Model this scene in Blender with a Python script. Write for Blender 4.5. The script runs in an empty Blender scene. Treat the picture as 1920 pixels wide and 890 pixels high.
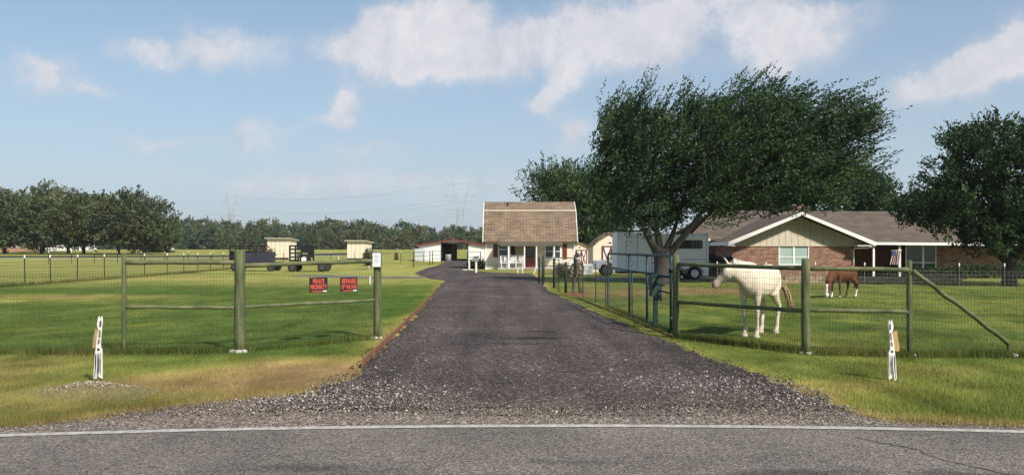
import bpy, bmesh, math, random
import numpy as np
from mathutils import Vector, Matrix
random.seed(7); RNG = np.random.default_rng(7)
SC = bpy.context.scene; COL = SC.collection
R = math.radians

# ------------------------------------------------------------------ camera, light, exposure
F = 1500.0; H = 1.72; CX = 960.0; HY = 467.0          # focal length and horizon measured on the 1920 px photograph
cam = bpy.data.cameras.new('camera'); cam.sensor_width = 36; cam.lens = F / 1920 * 36
cam.shift_y = (HY - 445) / 1920; cam.clip_start = 0.1; cam.clip_end = 6000
camo = bpy.data.objects.new('camera', cam); COL.objects.link(camo)
camo.location = (0, 0, H); camo.rotation_euler = (R(90), 0, 0); SC.camera = camo

SUN_EL, SUN_AZ = R(42), R(38)                          # azimuth: to the right of straight behind the camera
sd = Vector((math.sin(SUN_AZ) * math.cos(SUN_EL), -math.cos(SUN_AZ) * math.cos(SUN_EL), math.sin(SUN_EL)))
sun = bpy.data.lights.new('sun', 'SUN'); sun.energy = 4.2; sun.angle = R(4); sun.color = (1.0, 0.93, 0.82)
suno = bpy.data.objects.new('sun', sun); COL.objects.link(suno)
suno.rotation_euler = sd.to_track_quat('Z', 'Y').to_euler()
SC.view_settings.view_transform = 'Standard'; SC.view_settings.look = 'None'
SC.view_settings.exposure = 0.52; SC.view_settings.gamma = 1.0

HAZE = 0.00019
world = bpy.data.worlds.new('World'); SC.world = world; world.use_nodes = True
def build_sky():
    nt = world.node_tree; N = nt.nodes; L = nt.links; N.clear()
    out = N.new('ShaderNodeOutputWorld'); bg = N.new('ShaderNodeBackground'); bg.inputs[1].default_value = 0.078
    sky = N.new('ShaderNodeTexSky'); sky.sky_type = 'NISHITA'; sky.sun_disc = False
    sky.sun_elevation = SUN_EL; sky.sun_rotation = math.atan2(sd.x, sd.y)
    sky.air_density = 1.0; sky.dust_density = 1.0; sky.ozone_density = 2.0
    tc = N.new('ShaderNodeTexCoord'); D = tc.outputs['Generated']
    def m(op, a, b=None, c=None, clamp=False):
        n = N.new('ShaderNodeMath'); n.operation = op; n.use_clamp = clamp
        for i, v in enumerate((a, b, c)):
            if v is None: continue
            if isinstance(v, (int, float)): n.inputs[i].default_value = v
            else: L.new(v, n.inputs[i])
        return n.outputs[0]
    def vm(op, a, b):
        n = N.new('ShaderNodeVectorMath'); n.operation = op
        for i, v in enumerate((a, b)):
            if isinstance(v, (tuple, Vector)): n.inputs[i].default_value = v
            else: L.new(v, n.inputs[i])
        return n
    def noise(vec, scale, detail, rough=0.55):
        n = N.new('ShaderNodeTexNoise'); n.inputs['Scale'].default_value = scale; n.inputs['Detail'].default_value = detail
        n.inputs['Roughness'].default_value = rough; L.new(vec, n.inputs['Vector']); return n
    # billowing: shift the direction with noise before the cloud shapes are read
    nv = noise(D, 9.0, 5.0, 0.6)
    off = vm('SUBTRACT', nv.outputs['Color'], (0.5, 0.5, 0.5)).outputs[0]
    offs = N.new('ShaderNodeVectorMath'); offs.operation = 'SCALE'; L.new(off, offs.inputs[0]); offs.inputs['Scale'].default_value = 0.085
    nv2 = noise(D, 30.0, 5.0, 0.65); of2 = N.new('ShaderNodeVectorMath'); of2.operation = 'SCALE'; L.new(vm('SUBTRACT', nv2.outputs['Color'], (0.5, 0.5, 0.5)).outputs[0], of2.inputs[0]); of2.inputs['Scale'].default_value = 0.03
    DD = vm('ADD', vm('ADD', D, offs.outputs[0]).outputs[0], of2.outputs[0]).outputs[0]
    def blob(px, py, rx, ry, amt, tilt=0.0, soft=1.0):
        c = Vector(((px - CX) / F, 1.0, (HY - py) / F)).normalized()
        e1 = Vector((0, 0, 1)).cross(c).normalized() * -1; e2 = c.cross(e1).normalized()
        if e2.z < 0: e2 = -e2
        a = R(tilt); f1 = e1 * math.cos(a) + e2 * math.sin(a); f2 = -e1 * math.sin(a) + e2 * math.cos(a)
        u = vm('DOT_PRODUCT', DD, f1 / (rx / F)).outputs['Value']; u = m('SUBTRACT', u, c.dot(f1) / (rx / F))
        v = vm('DOT_PRODUCT', DD, f2 / (ry / F)).outputs['Value']; v = m('SUBTRACT', v, c.dot(f2) / (ry / F))
        # crisp tops, faint undersides
        vb = m('MULTIPLY', v, m('MULTIPLY_ADD', m('GREATER_THAN', v, 0.0), 0.45, 0.75))
        d2 = m('ADD', m('MULTIPLY', u, u), m('MULTIPLY', vb, vb))
        front = m('GREATER_THAN', vm('DOT_PRODUCT', D, c).outputs['Value'], 0.2)
        g = m('MULTIPLY', m('POWER', 2.718, m('MULTIPLY', d2, -1.1 * soft)), front)
        return m('MULTIPLY', g, amt)
    spots = [(92, 122, 55, 34, .95, 0), (270, 98, 55, 24, .6, 10), (410, 92, 105, 36, .95, 0), (650, 92, 62, 36, 1.0, 12), (735, 60, 95, 58, 1.35, 22), (835, 35, 95, 70, 1.3, 0), (870, 90, 130, 36, .8, 0),
             (1000, 80, 110, 46, .7, 0), (1110, 45, 85, 55, 1.15, 0), (1230, 55, 105, 52, 1.25, 0), (1370, 20, 110, 42, .95, 8), (1470, 68, 66, 44, 1.15, 0), (1575, 50, 95, 40, .6, 10),
             (640, 205, 40, 34, 1.1, 30), (600, 232, 40, 14, .6, 10), (1060, 165, 50, 30, 1.1, 35), (1015, 192, 40, 14, .7, 10), (1730, 150, 90, 26, 1.0, 8), (1830, 120, 95, 36, 1.1, 22), (1915, 75, 70, 46, 1.1, 35),
             (300, 252, 80, 20, .6, 8), (475, 258, 70, 24, .65, 0), (690, 280, 90, 18, .55, 6), (1085, 250, 55, 30, .8, 15),
             (520, 335, 320, 30, .5, 0), (190, 162, 60, 16, .5, 0), (820, 335, 240, 35, .5, 0)]
    tot = None
    for s in spots:
        b = blob(*s); tot = b if tot is None else m('ADD', tot, b)
    fine = noise(D, 19.0, 8.0, 0.66).outputs['Fac']
    tot = m('MULTIPLY', tot, m('MULTIPLY_ADD', fine, 2.3, -0.15))
    sst = N.new('ShaderNodeMapRange'); sst.interpolation_type = 'SMOOTHSTEP'; L.new(tot, sst.inputs[0])
    sst.inputs[1].default_value = 0.02; sst.inputs[2].default_value = 1.15; sst.inputs[4].default_value = 0.86; tot = sst.outputs[0]
    # the same broken cloud goes on all round, out of the frame
    sep = N.new('ShaderNodeSeparateXYZ'); L.new(D, sep.inputs[0])
    wide = noise(DD, 2.6, 5.0, 0.55).outputs['Fac']
    wide = m('MULTIPLY', m('SUBTRACT', wide, 0.52), 4.0, clamp=True)
    frontness = m('MULTIPLY_ADD', sep.outputs['Y'], -1.6, 1.25, clamp=True)
    wide = m('MULTIPLY', m('MULTIPLY', wide, frontness), 0.8)
    tot = m('ADD', tot, wide)
    mask = m('MULTIPLY', m('SMOOTH_MIN', tot, 0.92, 0.25), m('GREATER_THAN', sep.outputs['Z'], 0.0), clamp=True)
    # thin humid veil towards the horizon, all round
    veil = m('POWER', 2.718, m('MULTIPLY', m('MAXIMUM', sep.outputs['Z'], 0.0), -3.6))
    veil = m('MULTIPLY', veil, 0.93)
    mixv = N.new('ShaderNodeMix'); mixv.data_type = 'RGBA'; L.new(veil, mixv.inputs[0])
    tint = vm('MULTIPLY', sky.outputs[0], (0.86, 1.10, 1.17)).outputs[0]; L.new(tint, mixv.inputs[6])
    mixv.inputs[7].default_value = (5.05, 5.65, 6.4, 1)
    ra = noise(DD, 9.0, 6.0, .6).outputs['Fac']; rb = noise(vm('ADD', DD, tuple(Vector((sd.x, 0, sd.z)) * .030)).outputs[0], 9.0, 6.0, .6).outputs['Fac']
    relief = m('MULTIPLY_ADD', m('SUBTRACT', ra, rb), 2.6, 0.28)
    shade = m('MULTIPLY_ADD', mask, .42, relief, clamp=True)
    cc = N.new('ShaderNodeMix'); cc.data_type = 'RGBA'; L.new(shade, cc.inputs[0])
    cc.inputs[6].default_value = (4.9, 5.2, 5.9, 1); cc.inputs[7].default_value = (7.9, 7.55, 7.6, 1)
    mixc = N.new('ShaderNodeMix'); mixc.data_type = 'RGBA'; L.new(mask, mixc.inputs[0])
    L.new(mixv.outputs[2], mixc.inputs[6]); L.new(cc.outputs[2], mixc.inputs[7])
    L.new(mixc.outputs[2], bg.inputs[0]); L.new(bg.outputs[0], out.inputs[0])
build_sky()

# ------------------------------------------------------------------ helpers
def smooth(t): t = np.clip(t, 0, 1); return t * t * (3 - 2 * t)
def gz(x, y): return 1.6 * smooth((np.asarray(y, float) - 60) / 200.0)
def gzf(x, y): return float(gz(x, y))
def dep(py):
    """distance of ground seen at picture row py"""
    d = H * F / (py - HY)
    for _ in range(40): d = 0.6 * d + 0.4 * ((H - gzf(0, d)) * F / (py - HY))
    return d
def wx(px, d): return (px - CX) * d / F
def wz(py, d): return H + (HY - py) * d / F
def gp(px, py):
    d = dep(py); return Vector((wx(px, d), d, gzf(0, d)))

def hash2(ix, iy, s):
    h = (ix.astype(np.int64) * 374761393 + iy.astype(np.int64) * 668265263 + s * 974634777) & 0x7fffffff
    h = ((h ^ (h >> 13)) * 1274126177) & 0x7fffffff
    return ((h ^ (h >> 16)) & 0xffff) / 65535.0
def vnoise(x, y, s=0):
    x = np.asarray(x, float); y = np.asarray(y, float)
    ix = np.floor(x); iy = np.floor(y); fx = smooth(x - ix); fy = smooth(y - iy)
    a = hash2(ix, iy, s); b = hash2(ix + 1, iy, s); c = hash2(ix, iy + 1, s); d = hash2(ix + 1, iy + 1, s)
    return (a * (1 - fx) + b * fx) * (1 - fy) + (c * (1 - fx) + d * fx) * fy
def fbm(x, y, s=0, o=4):
    t = 0; a = 0.5; n = 0
    for k in range(o):
        t = t + a * vnoise(np.asarray(x) * 2 ** k, np.asarray(y) * 2 ** k, s + k); n += a; a *= 0.5
    return t / n

def np_mesh(name, V, Fc, attrs=None, colors=None):
    me = bpy.data.meshes.new(name); V = np.ascontiguousarray(V, np.float32); Fc = np.ascontiguousarray(Fc, np.int32)
    me.vertices.add(len(V)); me.vertices.foreach_set('co', V.ravel())
    k = Fc.shape[1]; me.loops.add(Fc.size); me.loops.foreach_set('vertex_index', Fc.ravel())
    me.polygons.add(len(Fc)); me.polygons.foreach_set('loop_start', np.arange(0, Fc.size, k, dtype=np.int32))
    for n, a in (attrs or {}).items():
        at = me.attributes.new(n, 'FLOAT', 'POINT'); at.data.foreach_set('value', np.ascontiguousarray(a, np.float32))
    for n, a in (colors or {}).items():
        at = me.attributes.new(n, 'FLOAT_COLOR', 'POINT')
        c = np.ones((len(V), 4), np.float32); c[:, :3] = a; at.data.foreach_set('color', c.ravel())
    me.update(calc_edges=True); return me

def link(name, me, mat=None, parent=None):
    o = bpy.data.objects.new(name, me); COL.objects.link(o)
    if mat is not None:
        if len(me.materials) == 0: me.materials.append(mat)
    if parent is not None: o.parent = parent
    return o
def tag(o, label=None, cat=None, group=None, kind=None):
    if label: o['label'] = label
    if cat: o['category'] = cat
    if group: o['group'] = group
    if kind: o['kind'] = kind
    return o
def thing(name, label, cat, loc=(0, 0, 0), rz=0.0, group=None):
    o = bpy.data.objects.new(name, None); COL.objects.link(o); o.location = loc; o.rotation_euler = (0, 0, rz)
    o.empty_display_size = 0.2
    return tag(o, label, cat, group)
def copy_tree(o, parent=None):
    c = o.copy(); COL.objects.link(c)
    if parent is not None: c.parent = parent
    for ch in list(o.children): copy_tree(ch, c)
    return c

class MB:
    """collects simple shapes into one mesh"""
    def __init__(s): s.v = []; s.f = []; s.sm = []
    def add(s, vs, fs, smooth=False):
        b = len(s.v); s.v += [tuple(v) for v in vs]; s.f += [tuple(b + i for i in f) for f in fs]; s.sm += [smooth] * len(fs); return s
    def box(s, x0, x1, y0, y1, z0, z1, M=None):
        vs = [Vector(p) for p in ((x0, y0, z0), (x1, y0, z0), (x1, y1, z0), (x0, y1, z0), (x0, y0, z1), (x1, y0, z1), (x1, y1, z1), (x0, y1, z1))]
        if M is not None: vs = [M @ v for v in vs]
        return s.add(vs, [(0, 3, 2, 1), (4, 5, 6, 7), (0, 1, 5, 4), (1, 2, 6, 5), (2, 3, 7, 6), (3, 0, 4, 7)])
    def bar(s, p, q, w, h=None, up=(0, 0, 1)):
        """square bar from p to q"""
        h = h or w; p = Vector(p); q = Vector(q); t = (q - p).normalized(); u = Vector(up)
        a = t.cross(u)
        if a.length < 1e-4: a = t.cross(Vector((1, 0, 0)))
        a.normalize(); b = a.cross(t).normalized(); vs = []
        for e in (p, q):
            for (i, j) in ((-1, -1), (1, -1), (1, 1), (-1, 1)): vs.append(e + a * (i * w / 2) + b * (j * h / 2))
        return s.add(vs, [(0, 1, 2, 3), (7, 6, 5, 4), (0, 4, 5, 1), (1, 5, 6, 2), (2, 6, 7, 3), (3, 7, 4, 0)])
    def tube(s, pts, rs, n=8, cap=True, squash=None):
        """rings along pts; rs radius or (side, up) per point"""
        pts = [Vector(p) for p in pts]
        if isinstance(rs, (int, float)): rs = [rs] * len(pts)
        b = len(s.v); prev = None
        for i, p in enumerate(pts):
            t = (pts[min(i + 1, len(pts) - 1)] - pts[max(i - 1, 0)]).normalized()
            if prev is None:
                up = Vector((0, 0, 1)) if abs(t.z) < 0.93 else Vector((1, 0, 0))
                a = t.cross(up).normalized()
            else:
                a = (prev - t * prev.dot(t)).normalized()
            prev = a; c = a.cross(t).normalized(); r = rs[i]; ra, rb = (r if isinstance(r, tuple) else (r, r))
            for k in range(n):
                th = 2 * math.pi * k / n; s.v.append(tuple(p + a * (math.cos(th) * ra) + c * (math.sin(th) * rb)))
        for i in range(len(pts) - 1):
            for k in range(n):
                k2 = (k + 1) % n; s.f.append((b + i * n + k, b + i * n + k2, b + (i + 1) * n + k2, b + (i + 1) * n + k)); s.sm.append(True)
        if cap:
            s.f.append(tuple(b + k for k in range(n))[::-1]); s.sm.append(False)
            e = b + (len(pts) - 1) * n; s.f.append(tuple(e + k for k in range(n))); s.sm.append(False)
        return s
    def prism(s, poly, axis, a, b):
        """extrude polygon of (u,v) along axis from a to b; axis 'x': (y,z); 'y': (x,z); 'z': (x,y)"""
        mk = {'x': lambda u, v, w: (w, u, v), 'y': lambda u, v, w: (u, w, v), 'z': lambda u, v, w: (u, v, w)}[axis]
        n = len(poly); vs = [mk(u, v, a) for u, v in poly] + [mk(u, v, b) for u, v in poly]
        return s.add(vs, [tuple(range(n))[::-1], tuple(range(n, 2 * n))] + [(i, (i + 1) % n, n + (i + 1) % n, n + i) for i in range(n)])
    def lathe(s, prof, c=(0, 0, 0), n=14, axis='z'):
        b = len(s.v)
        for r, z in prof:
            for k in range(n):
                t = 2 * math.pi * k / n; u, v = r * math.cos(t), r * math.sin(t)
                s.v.append({'z': (c[0] + u, c[1] + v, c[2] + z), 'y': (c[0] + u, c[1] + z, c[2] + v), 'x': (c[0] + z, c[1] + u, c[2] + v)}[axis])
        for i in range(len(prof) - 1):
            for k in range(n):
                k2 = (k + 1) % n; s.f.append((b + i * n + k, b + i * n + k2, b + (i + 1) * n + k2, b + (i + 1) * n + k)); s.sm.append(True)
        s.f.append(tuple(b + k for k in range(n))[::-1]); s.sm.append(False)
        e = b + (len(prof) - 1) * n; s.f.append(tuple(e + k for k in range(n))); s.sm.append(False)
        return s
    def mesh(s, name):
        me = bpy.data.meshes.new(name); me.from_pydata(s.v, [], s.f); me.validate()
        bm = bmesh.new(); bm.from_mesh(me); bmesh.ops.recalc_face_normals(bm, faces=bm.faces); bm.to_mesh(me); bm.free()
        if len(s.sm) == len(me.polygons): me.polygons.foreach_set('use_smooth', s.sm)
        me.update(); return me
    def build(s, name, mat, parent=None): return link(name, s.mesh(name), mat, parent)

# ------------------------------------------------------------------ materials
MATS = {}
def mat(name, col, rough=0.7, var=0.15, scale=6.0, metal=0.0, bump=0.0, bscale=None, col2=None, detail=5.0, spec=0.4, coord='Object', stretch=None):
    if name in MATS: return MATS[name]
    m = bpy.data.materials.new(name); m.use_nodes = True; nt = m.node_tree; N = nt.nodes; L = nt.links
    b = N['Principled BSDF']; b.inputs['Roughness'].default_value = rough; b.inputs['Metallic'].default_value = metal
    b.inputs['Specular IOR Level'].default_value = spec
    tc = N.new('ShaderNodeTexCoord'); vec = tc.outputs[coord]
    if stretch:
        mp = N.new('ShaderNodeMapping'); mp.inputs['Scale'].default_value = stretch; L.new(vec, mp.inputs[0]); vec = mp.outputs[0]
    n = N.new('ShaderNodeTexNoise'); n.inputs['Scale'].default_value = scale; n.inputs['Detail'].default_value = detail; L.new(vec, n.inputs['Vector'])
    rp = N.new('ShaderNodeValToRGB'); L.new(n.outputs['Fac'], rp.inputs[0])
    c2 = col2 or tuple(min(1, c * (1 + var)) for c in col); c1 = col if col2 else tuple(c * (1 - var) for c in col)
    rp.color_ramp.elements[0].position = 0.32; rp.color_ramp.elements[1].position = 0.68
    rp.color_ramp.elements[0].color = (*c1, 1); rp.color_ramp.elements[1].color = (*c2, 1)
    L.new(rp.outputs[0], b.inputs['Base Color'])
    if bump:
        n2 = N.new('ShaderNodeTexNoise'); n2.inputs['Scale'].default_value = bscale or scale * 4; n2.inputs['Detail'].default_value = 4; L.new(vec, n2.inputs['Vector'])
        bp = N.new('ShaderNodeBump'); bp.inputs['Strength'].default_value = bump; bp.inputs['Distance'].default_value = 0.02
        L.new(n2.outputs['Fac'], bp.inputs['Height']); L.new(bp.outputs[0], b.inputs['Normal'])
    MATS[name] = m; return m

def attr_mat(name, attr, rough=0.85, noise=None, translucent=0.0, spec=0.2, bump=0.0):
    """base colour from the mesh's own colour attribute, broken up by noise=(scale, amount) pairs"""
    m = bpy.data.materials.new(name); m.use_nodes = True; nt = m.node_tree; N = nt.nodes; L = nt.links
    b = N['Principled BSDF']; b.inputs['Roughness'].default_value = rough; b.inputs['Specular IOR Level'].default_value = spec
    a = N.new('ShaderNodeAttribute'); a.attribute_name = attr; col = a.outputs['Color']
    tc = N.new('ShaderNodeTexCoord'); last = None
    for sc, am in (noise or []):
        n = N.new('ShaderNodeTexNoise'); n.inputs['Scale'].default_value = sc; n.inputs['Detail'].default_value = 5; n.inputs['Roughness'].default_value = 0.65
        L.new(tc.outputs['Object'], n.inputs['Vector']); last = n
        mr = N.new('ShaderNodeMapRange'); L.new(n.outputs['Fac'], mr.inputs[0]); mr.inputs[1].default_value = 0.25; mr.inputs[2].default_value = 0.75
        mr.inputs[3].default_value = 1 - am; mr.inputs[4].default_value = 1 + am
        v = N.new('ShaderNodeVectorMath'); v.operation = 'SCALE'; L.new(col, v.inputs[0]); L.new(mr.outputs[0], v.inputs['Scale']); col = v.outputs[0]
    L.new(col, b.inputs['Base Color'])
    if bump and last is not None:
        bp = N.new('ShaderNodeBump'); bp.inputs['Strength'].default_value = bump; bp.inputs['Distance'].default_value = 0.02
        L.new(last.outputs['Fac'], bp.inputs['Height']); L.new(bp.outputs[0], b.inputs['Normal'])
    if translucent:
        t = N.new('ShaderNodeBsdfTranslucent'); L.new(col, t.inputs[0]); mx = N.new('ShaderNodeMixShader'); mx.inputs[0].default_value = translucent
        L.new(b.outputs[0], mx.inputs[1]); L.new(t.outputs[0], mx.inputs[2]); L.new(mx.outputs[0], N['Material Output'].inputs[0])
    return m

M_POST = mat('green_wood', (0.055, 0.078, 0.036), 0.9, col2=(0.165, 0.17, 0.088), scale=5, bump=0.8, bscale=30, stretch=(3.5, 3.5, 0.45), spec=.15)
M_RAIL = mat('green_rail', (0.075, 0.092, 0.044), 0.85, col2=(0.165, 0.165, 0.085), scale=5, bump=0.6, bscale=30, spec=.15)
M_GATE = mat('gate_green', (0.012, 0.036, 0.032), 0.5, 0.4, scale=8)
M_WIRE = mat('galvanised_wire', (0.10, 0.105, 0.10), 0.5, 0.2, metal=0.6)
M_WIREDARK = mat('weathered_wire', (0.07, 0.07, 0.06), 0.7, 0.2)
M_CONC = mat('pale_concrete', (0.42, 0.40, 0.36), 0.9, 0.25, scale=12, bump=0.6)
M_WHITE = mat('white_paint', (0.72, 0.71, 0.69), 0.5, 0.06, scale=3)
M_WHITED = mat('worn_white_paint', (0.62, 0.60, 0.55), 0.6, col2=(0.80, 0.79, 0.76), scale=14)
M_BLACK = mat('black_steel', (0.012, 0.012, 0.014), 0.45, 0.3, scale=5)
M_TYRE = mat('tyre_rubber', (0.018, 0.018, 0.018), 0.85, 0.2)
M_RIM = mat('rim_steel', (0.45, 0.45, 0.44), 0.45, 0.15, metal=0.2)
M_GLASS = mat('window_glass', (0.03, 0.045, 0.05), 0.12, 0.3, scale=1.5, spec=0.7)
M_DARK = mat('dark_interior', (0.02, 0.018, 0.017), 0.9, 0.3)
M_RUST = mat('rusted_steel', (0.13, 0.058, 0.032), 0.85, col2=(0.26, 0.12, 0.065), scale=9, bump=0.4)
M_BARK = mat('grey_bark', (0.03, 0.026, 0.021), 0.95, col2=(0.075, 0.066, 0.053), scale=6, bump=0.9, bscale=18, stretch=(2.2, 2.2, 0.5))
M_BARKD = mat('dark_bark', (0.04, 0.034, 0.027), 0.95, 0.3, scale=5, bump=0.8)
M_TRIM = mat('white_trim', (0.78, 0.77, 0.75), 0.5, 0.04)

# ------------------------------------------------------------------ ground
def from_px(pts):
    a = np.array([[wx(px, dep(py)), dep(py)] for px, py in pts]); return a[np.argsort(a[:, 1])]
DL = from_px([(836, 487), (828, 494), (800, 503), (775, 512), (790, 519), (832, 527), (822, 540), (790, 578), (760, 608), (725, 643), (700, 668), (680, 690), (650, 708), (600, 728), (540, 750), (470, 772), (400, 790)])
DR = from_px([(876, 487), (880, 498), (872, 506), (930, 511), (1000, 513), (1012, 524), (1030, 545), (1070, 563), (1100, 577), (1150, 599), (1230, 630), (1310, 663), (1380, 688), (1450, 712), (1520, 741), (1575, 768), (1630, 790)])
YD0, YD1 = 8.28, dep(487.5)
def xl(y): return np.interp(y, DL[:, 1], DL[:, 0])
def xr(y): return np.interp(y, DR[:, 1], DR[:, 0])
def yline(x):                                           # near edge line of the road, very gently bowed
    x = np.asarray(x, float); a = np.abs(x - 0.6); return 7.69 - np.where(a < 5.2, 0.0145 * a * a, 0.392 + 0.10 * (1 - np.exp(-(a - 5.2) * 1.5)))
SH = np.array(sorted([(wx(px, dep(py)), dep(py)) for px, py in [(-60, 812), (0, 806), (100, 797), (210, 781), (330, 766), (440, 752), (520, 746), (700, 736), (1500, 746), (1580, 772), (1640, 786), (1750, 794), (1920, 803), (1990, 806)]]))
def yshoulder(x): return np.interp(x, SH[:, 0], SH[:, 1]) + 0.10 * (vnoise(np.asarray(x) * 2.2, 0 * np.asarray(x), 5) - 0.5)
def in_drive(x, y, pad=0.0):
    n = 0.28 * (vnoise(x * 1.7, y * 1.7, 21) - 0.5) + 0.14 * (vnoise(x * 6, y * 6, 22) - 0.5)
    return (y > YD0) & (y < YD1) & (x > xl(y) - pad + n) & (x < xr(y) + pad + n)
def blob2(x, y, px, py, rx, ry):
    """soft patch centred where the photo shows it, rx across and ry deep in metres"""
    c = gp(px, py); return np.exp(-(((x - c.x) / rx) ** 2 + ((y - c.y) / ry) ** 2))
def grass_col(x, y):
    """albedo of the turf: lush, yellowed and bare patches"""
    n1 = fbm(x * 0.35, y * 0.22, 1); n2 = fbm(x * 1.6, y * 1.1, 9, 3); n3 = fbm(x * 0.06, y * 0.05, 30, 3)
    dry = 0.18 + 0.55 * (n1 - 0.45) + 0.5 * (n2 - 0.5)
    left = (x < 0)
    # lawn beside the drive is deep green on the left, brighter on the right
    dry += np.where(left, -0.18, 0.05)
    far = smooth((y - 30) / 25); dry += 0.36 * far + 0.6 * far * (n3 - 0.5) + np.where(left, .12, 0) * far
    # worn, straw coloured patches
    dry += 0.75 * blob2(x, y, 120, 556, 4.2, 1.6) + 0.6 * blob2(x, y, 330, 522, 7, 4) + 0.5 * blob2(x, y, 20, 565, 3, 1.2)
    dry += np.where(left & (y < 13), .22, 0) + np.where(~left & (y < 12), .08, 0) + 0.5 * blob2(x, y, 520, 705, 2.0, .9) + 0.85 * blob2(x, y, 600, 690, 1.5, 1.0) + 0.6 * blob2(x, y, 480, 722, 1.6, 0.8) + 0.7 * blob2(x, y, 740, 640, 0.6, 2.2) + 0.5 * blob2(x, y, 780, 600, 0.5, 3.0)
    dry += 0.5 * blob2(x, y, 1600, 722, 1.2, 0.6) + 0.45 * blob2(x, y, 1500, 745, 0.8, 0.5)
    edge = np.clip(1 - (y - yshoulder(x)) / 0.55, 0, 1); dry += 0.75 * edge * (0.4 + n2)
    dd = np.minimum(np.abs(x - xl(y)), np.abs(x - xr(y))); dry += np.where((y > 8) & (y < 60), 0.4 * np.clip(1 - dd / 0.35, 0, 1), 0)
    bare = 0.95 * blob2(x, y, 1290, 545, 2.2, 2.4) + 0.8 * blob2(x, y, 1330, 545, 2.6, 2.0) + 0.7 * blob2(x, y, 1150, 550, 1.6, 4) + 0.4 * blob2(x, y, 120, 556, 3.5, 0.9) + 0.75 * blob2(x, y, 590, 694, 1.5, 0.9) + .5 * blob2(x, y, 460, 715, 1.2, .6) + .4 * blob2(x, y, 740, 640, .5, 1.8) + 0.35 * blob2(x, y, 1450, 545, 4, 1.5)
    bare += 0.5 * blob2(x, y, 330, 520, 4, 2)
    bare += np.where((y < 13.2) & left, .42, 0) * smooth((n1 - .35) / .35) + np.where((y < 12) & ~left, .22, 0) * smooth((n1 - .4) / .3)
    bare = np.clip(bare * (0.35 + 1.25 * n2), 0, 1)
    dry = np.clip(dry, 0, 1.15)
    lush = np.array([0.074, 0.118, 0.027]); mid = np.array([0.172, 0.19, 0.044]); straw = np.array([0.35, 0.27, 0.10]); soil = np.array([0.23, 0.155, 0.075])
    t1 = smooth(dry / 0.5)[..., None]; t2 = smooth((dry - 0.45) / 0.65)[..., None]
    c = lush * (1 - t1) + mid * t1; c = c * (1 - t2) + straw * t2; c = c * (1 - bare[..., None]) + soil * bare[..., None]
    mead = smooth((y - 31) / 14) * np.where(x < xl(np.minimum(y, 60)), 1.0, .35) * np.clip(.35 + 1.5 * (fbm(x * .10, y * .16, 33, 3) - .25), 0, 1)
    c = c * (1 - .85 * mead[..., None]) + np.array([0.30, 0.295, 0.09]) * .85 * mead[..., None]
    near = np.clip(1.25 - y / 40, 0.25, 1)
    c = c * (0.86 + 0.28 * fbm(x * 0.9, y * 0.35, 44, 3))[..., None] * (1 + near * (1.15 * (fbm(x * 2.6, y * 1.6, 55, 3) - .5)) + .5 * np.clip(1.4 - y / 60, .3, 1) * (fbm(x * .8 + 9, y * .5, 58, 3) - .5))[..., None]
    return c, dry, bare
def axis_pts(segs):
    out = []
    for a, b, st in segs: out += list(np.arange(a, b, st))
    return np.array(sorted(set(np.round(out, 4))))
gx = np.concatenate([axis_pts([(-3000, -300, 300), (-300, -60, 12), (-60, -20, 1.5), (-20, 20, 0.22), (20, 60, 1.5), (60, 300, 12), (300, 3001, 300)])])
gy = axis_pts([(-120, -5, 6), (-5, 7, 1.0), (7, 22, 0.2), (22, 60, 0.5), (60, 130, 2.5), (130, 400, 10), (400, 4001, 300)])
GX, GY = np.meshgrid(gx, gy); nx, ny = len(gx), len(gy)
GZ = gz(GX, GY) + np.where((GY > 8.5) & (GY < 60), 0.03 * (fbm(GX * 0.5, GY * 0.5, 70, 3) - 0.5), 0)
ii = (np.arange(ny - 1)[:, None] * nx + np.arange(nx - 1)[None, :]).ravel()
gf = np.stack([ii, ii + 1, ii + nx + 1, ii + nx], 1)
cg, _, _ = grass_col(GX.ravel(), GY.ravel())
gme = np_mesh('ground', np.stack([GX.ravel(), GY.ravel(), GZ.ravel()], 1), gf, colors={'turf': cg})
M_GROUND = attr_mat('turf', 'turf', 1.0, noise=[(1.3, 0.16), (9.0, 0.22), (45.0, 0.35)], bump=0.6, spec=0.0)
tag(link('ground', gme, M_GROUND), kind='structure')

def sheet(name, rows, m, kind='structure', label=None):
    """rows: list of lists of points with equal lengths"""
    V = np.array([p for r in rows for p in r]); nr, nc = len(rows), len(rows[0])
    i = (np.arange(nr - 1)[:, None] * nc + np.arange(nc - 1)[None, :]).ravel()
    me = np_mesh(name, V, np.stack([i, i + 1, i + nc + 1, i + nc], 1)); o = link(name, me, m); o['kind'] = kind; return o

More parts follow.
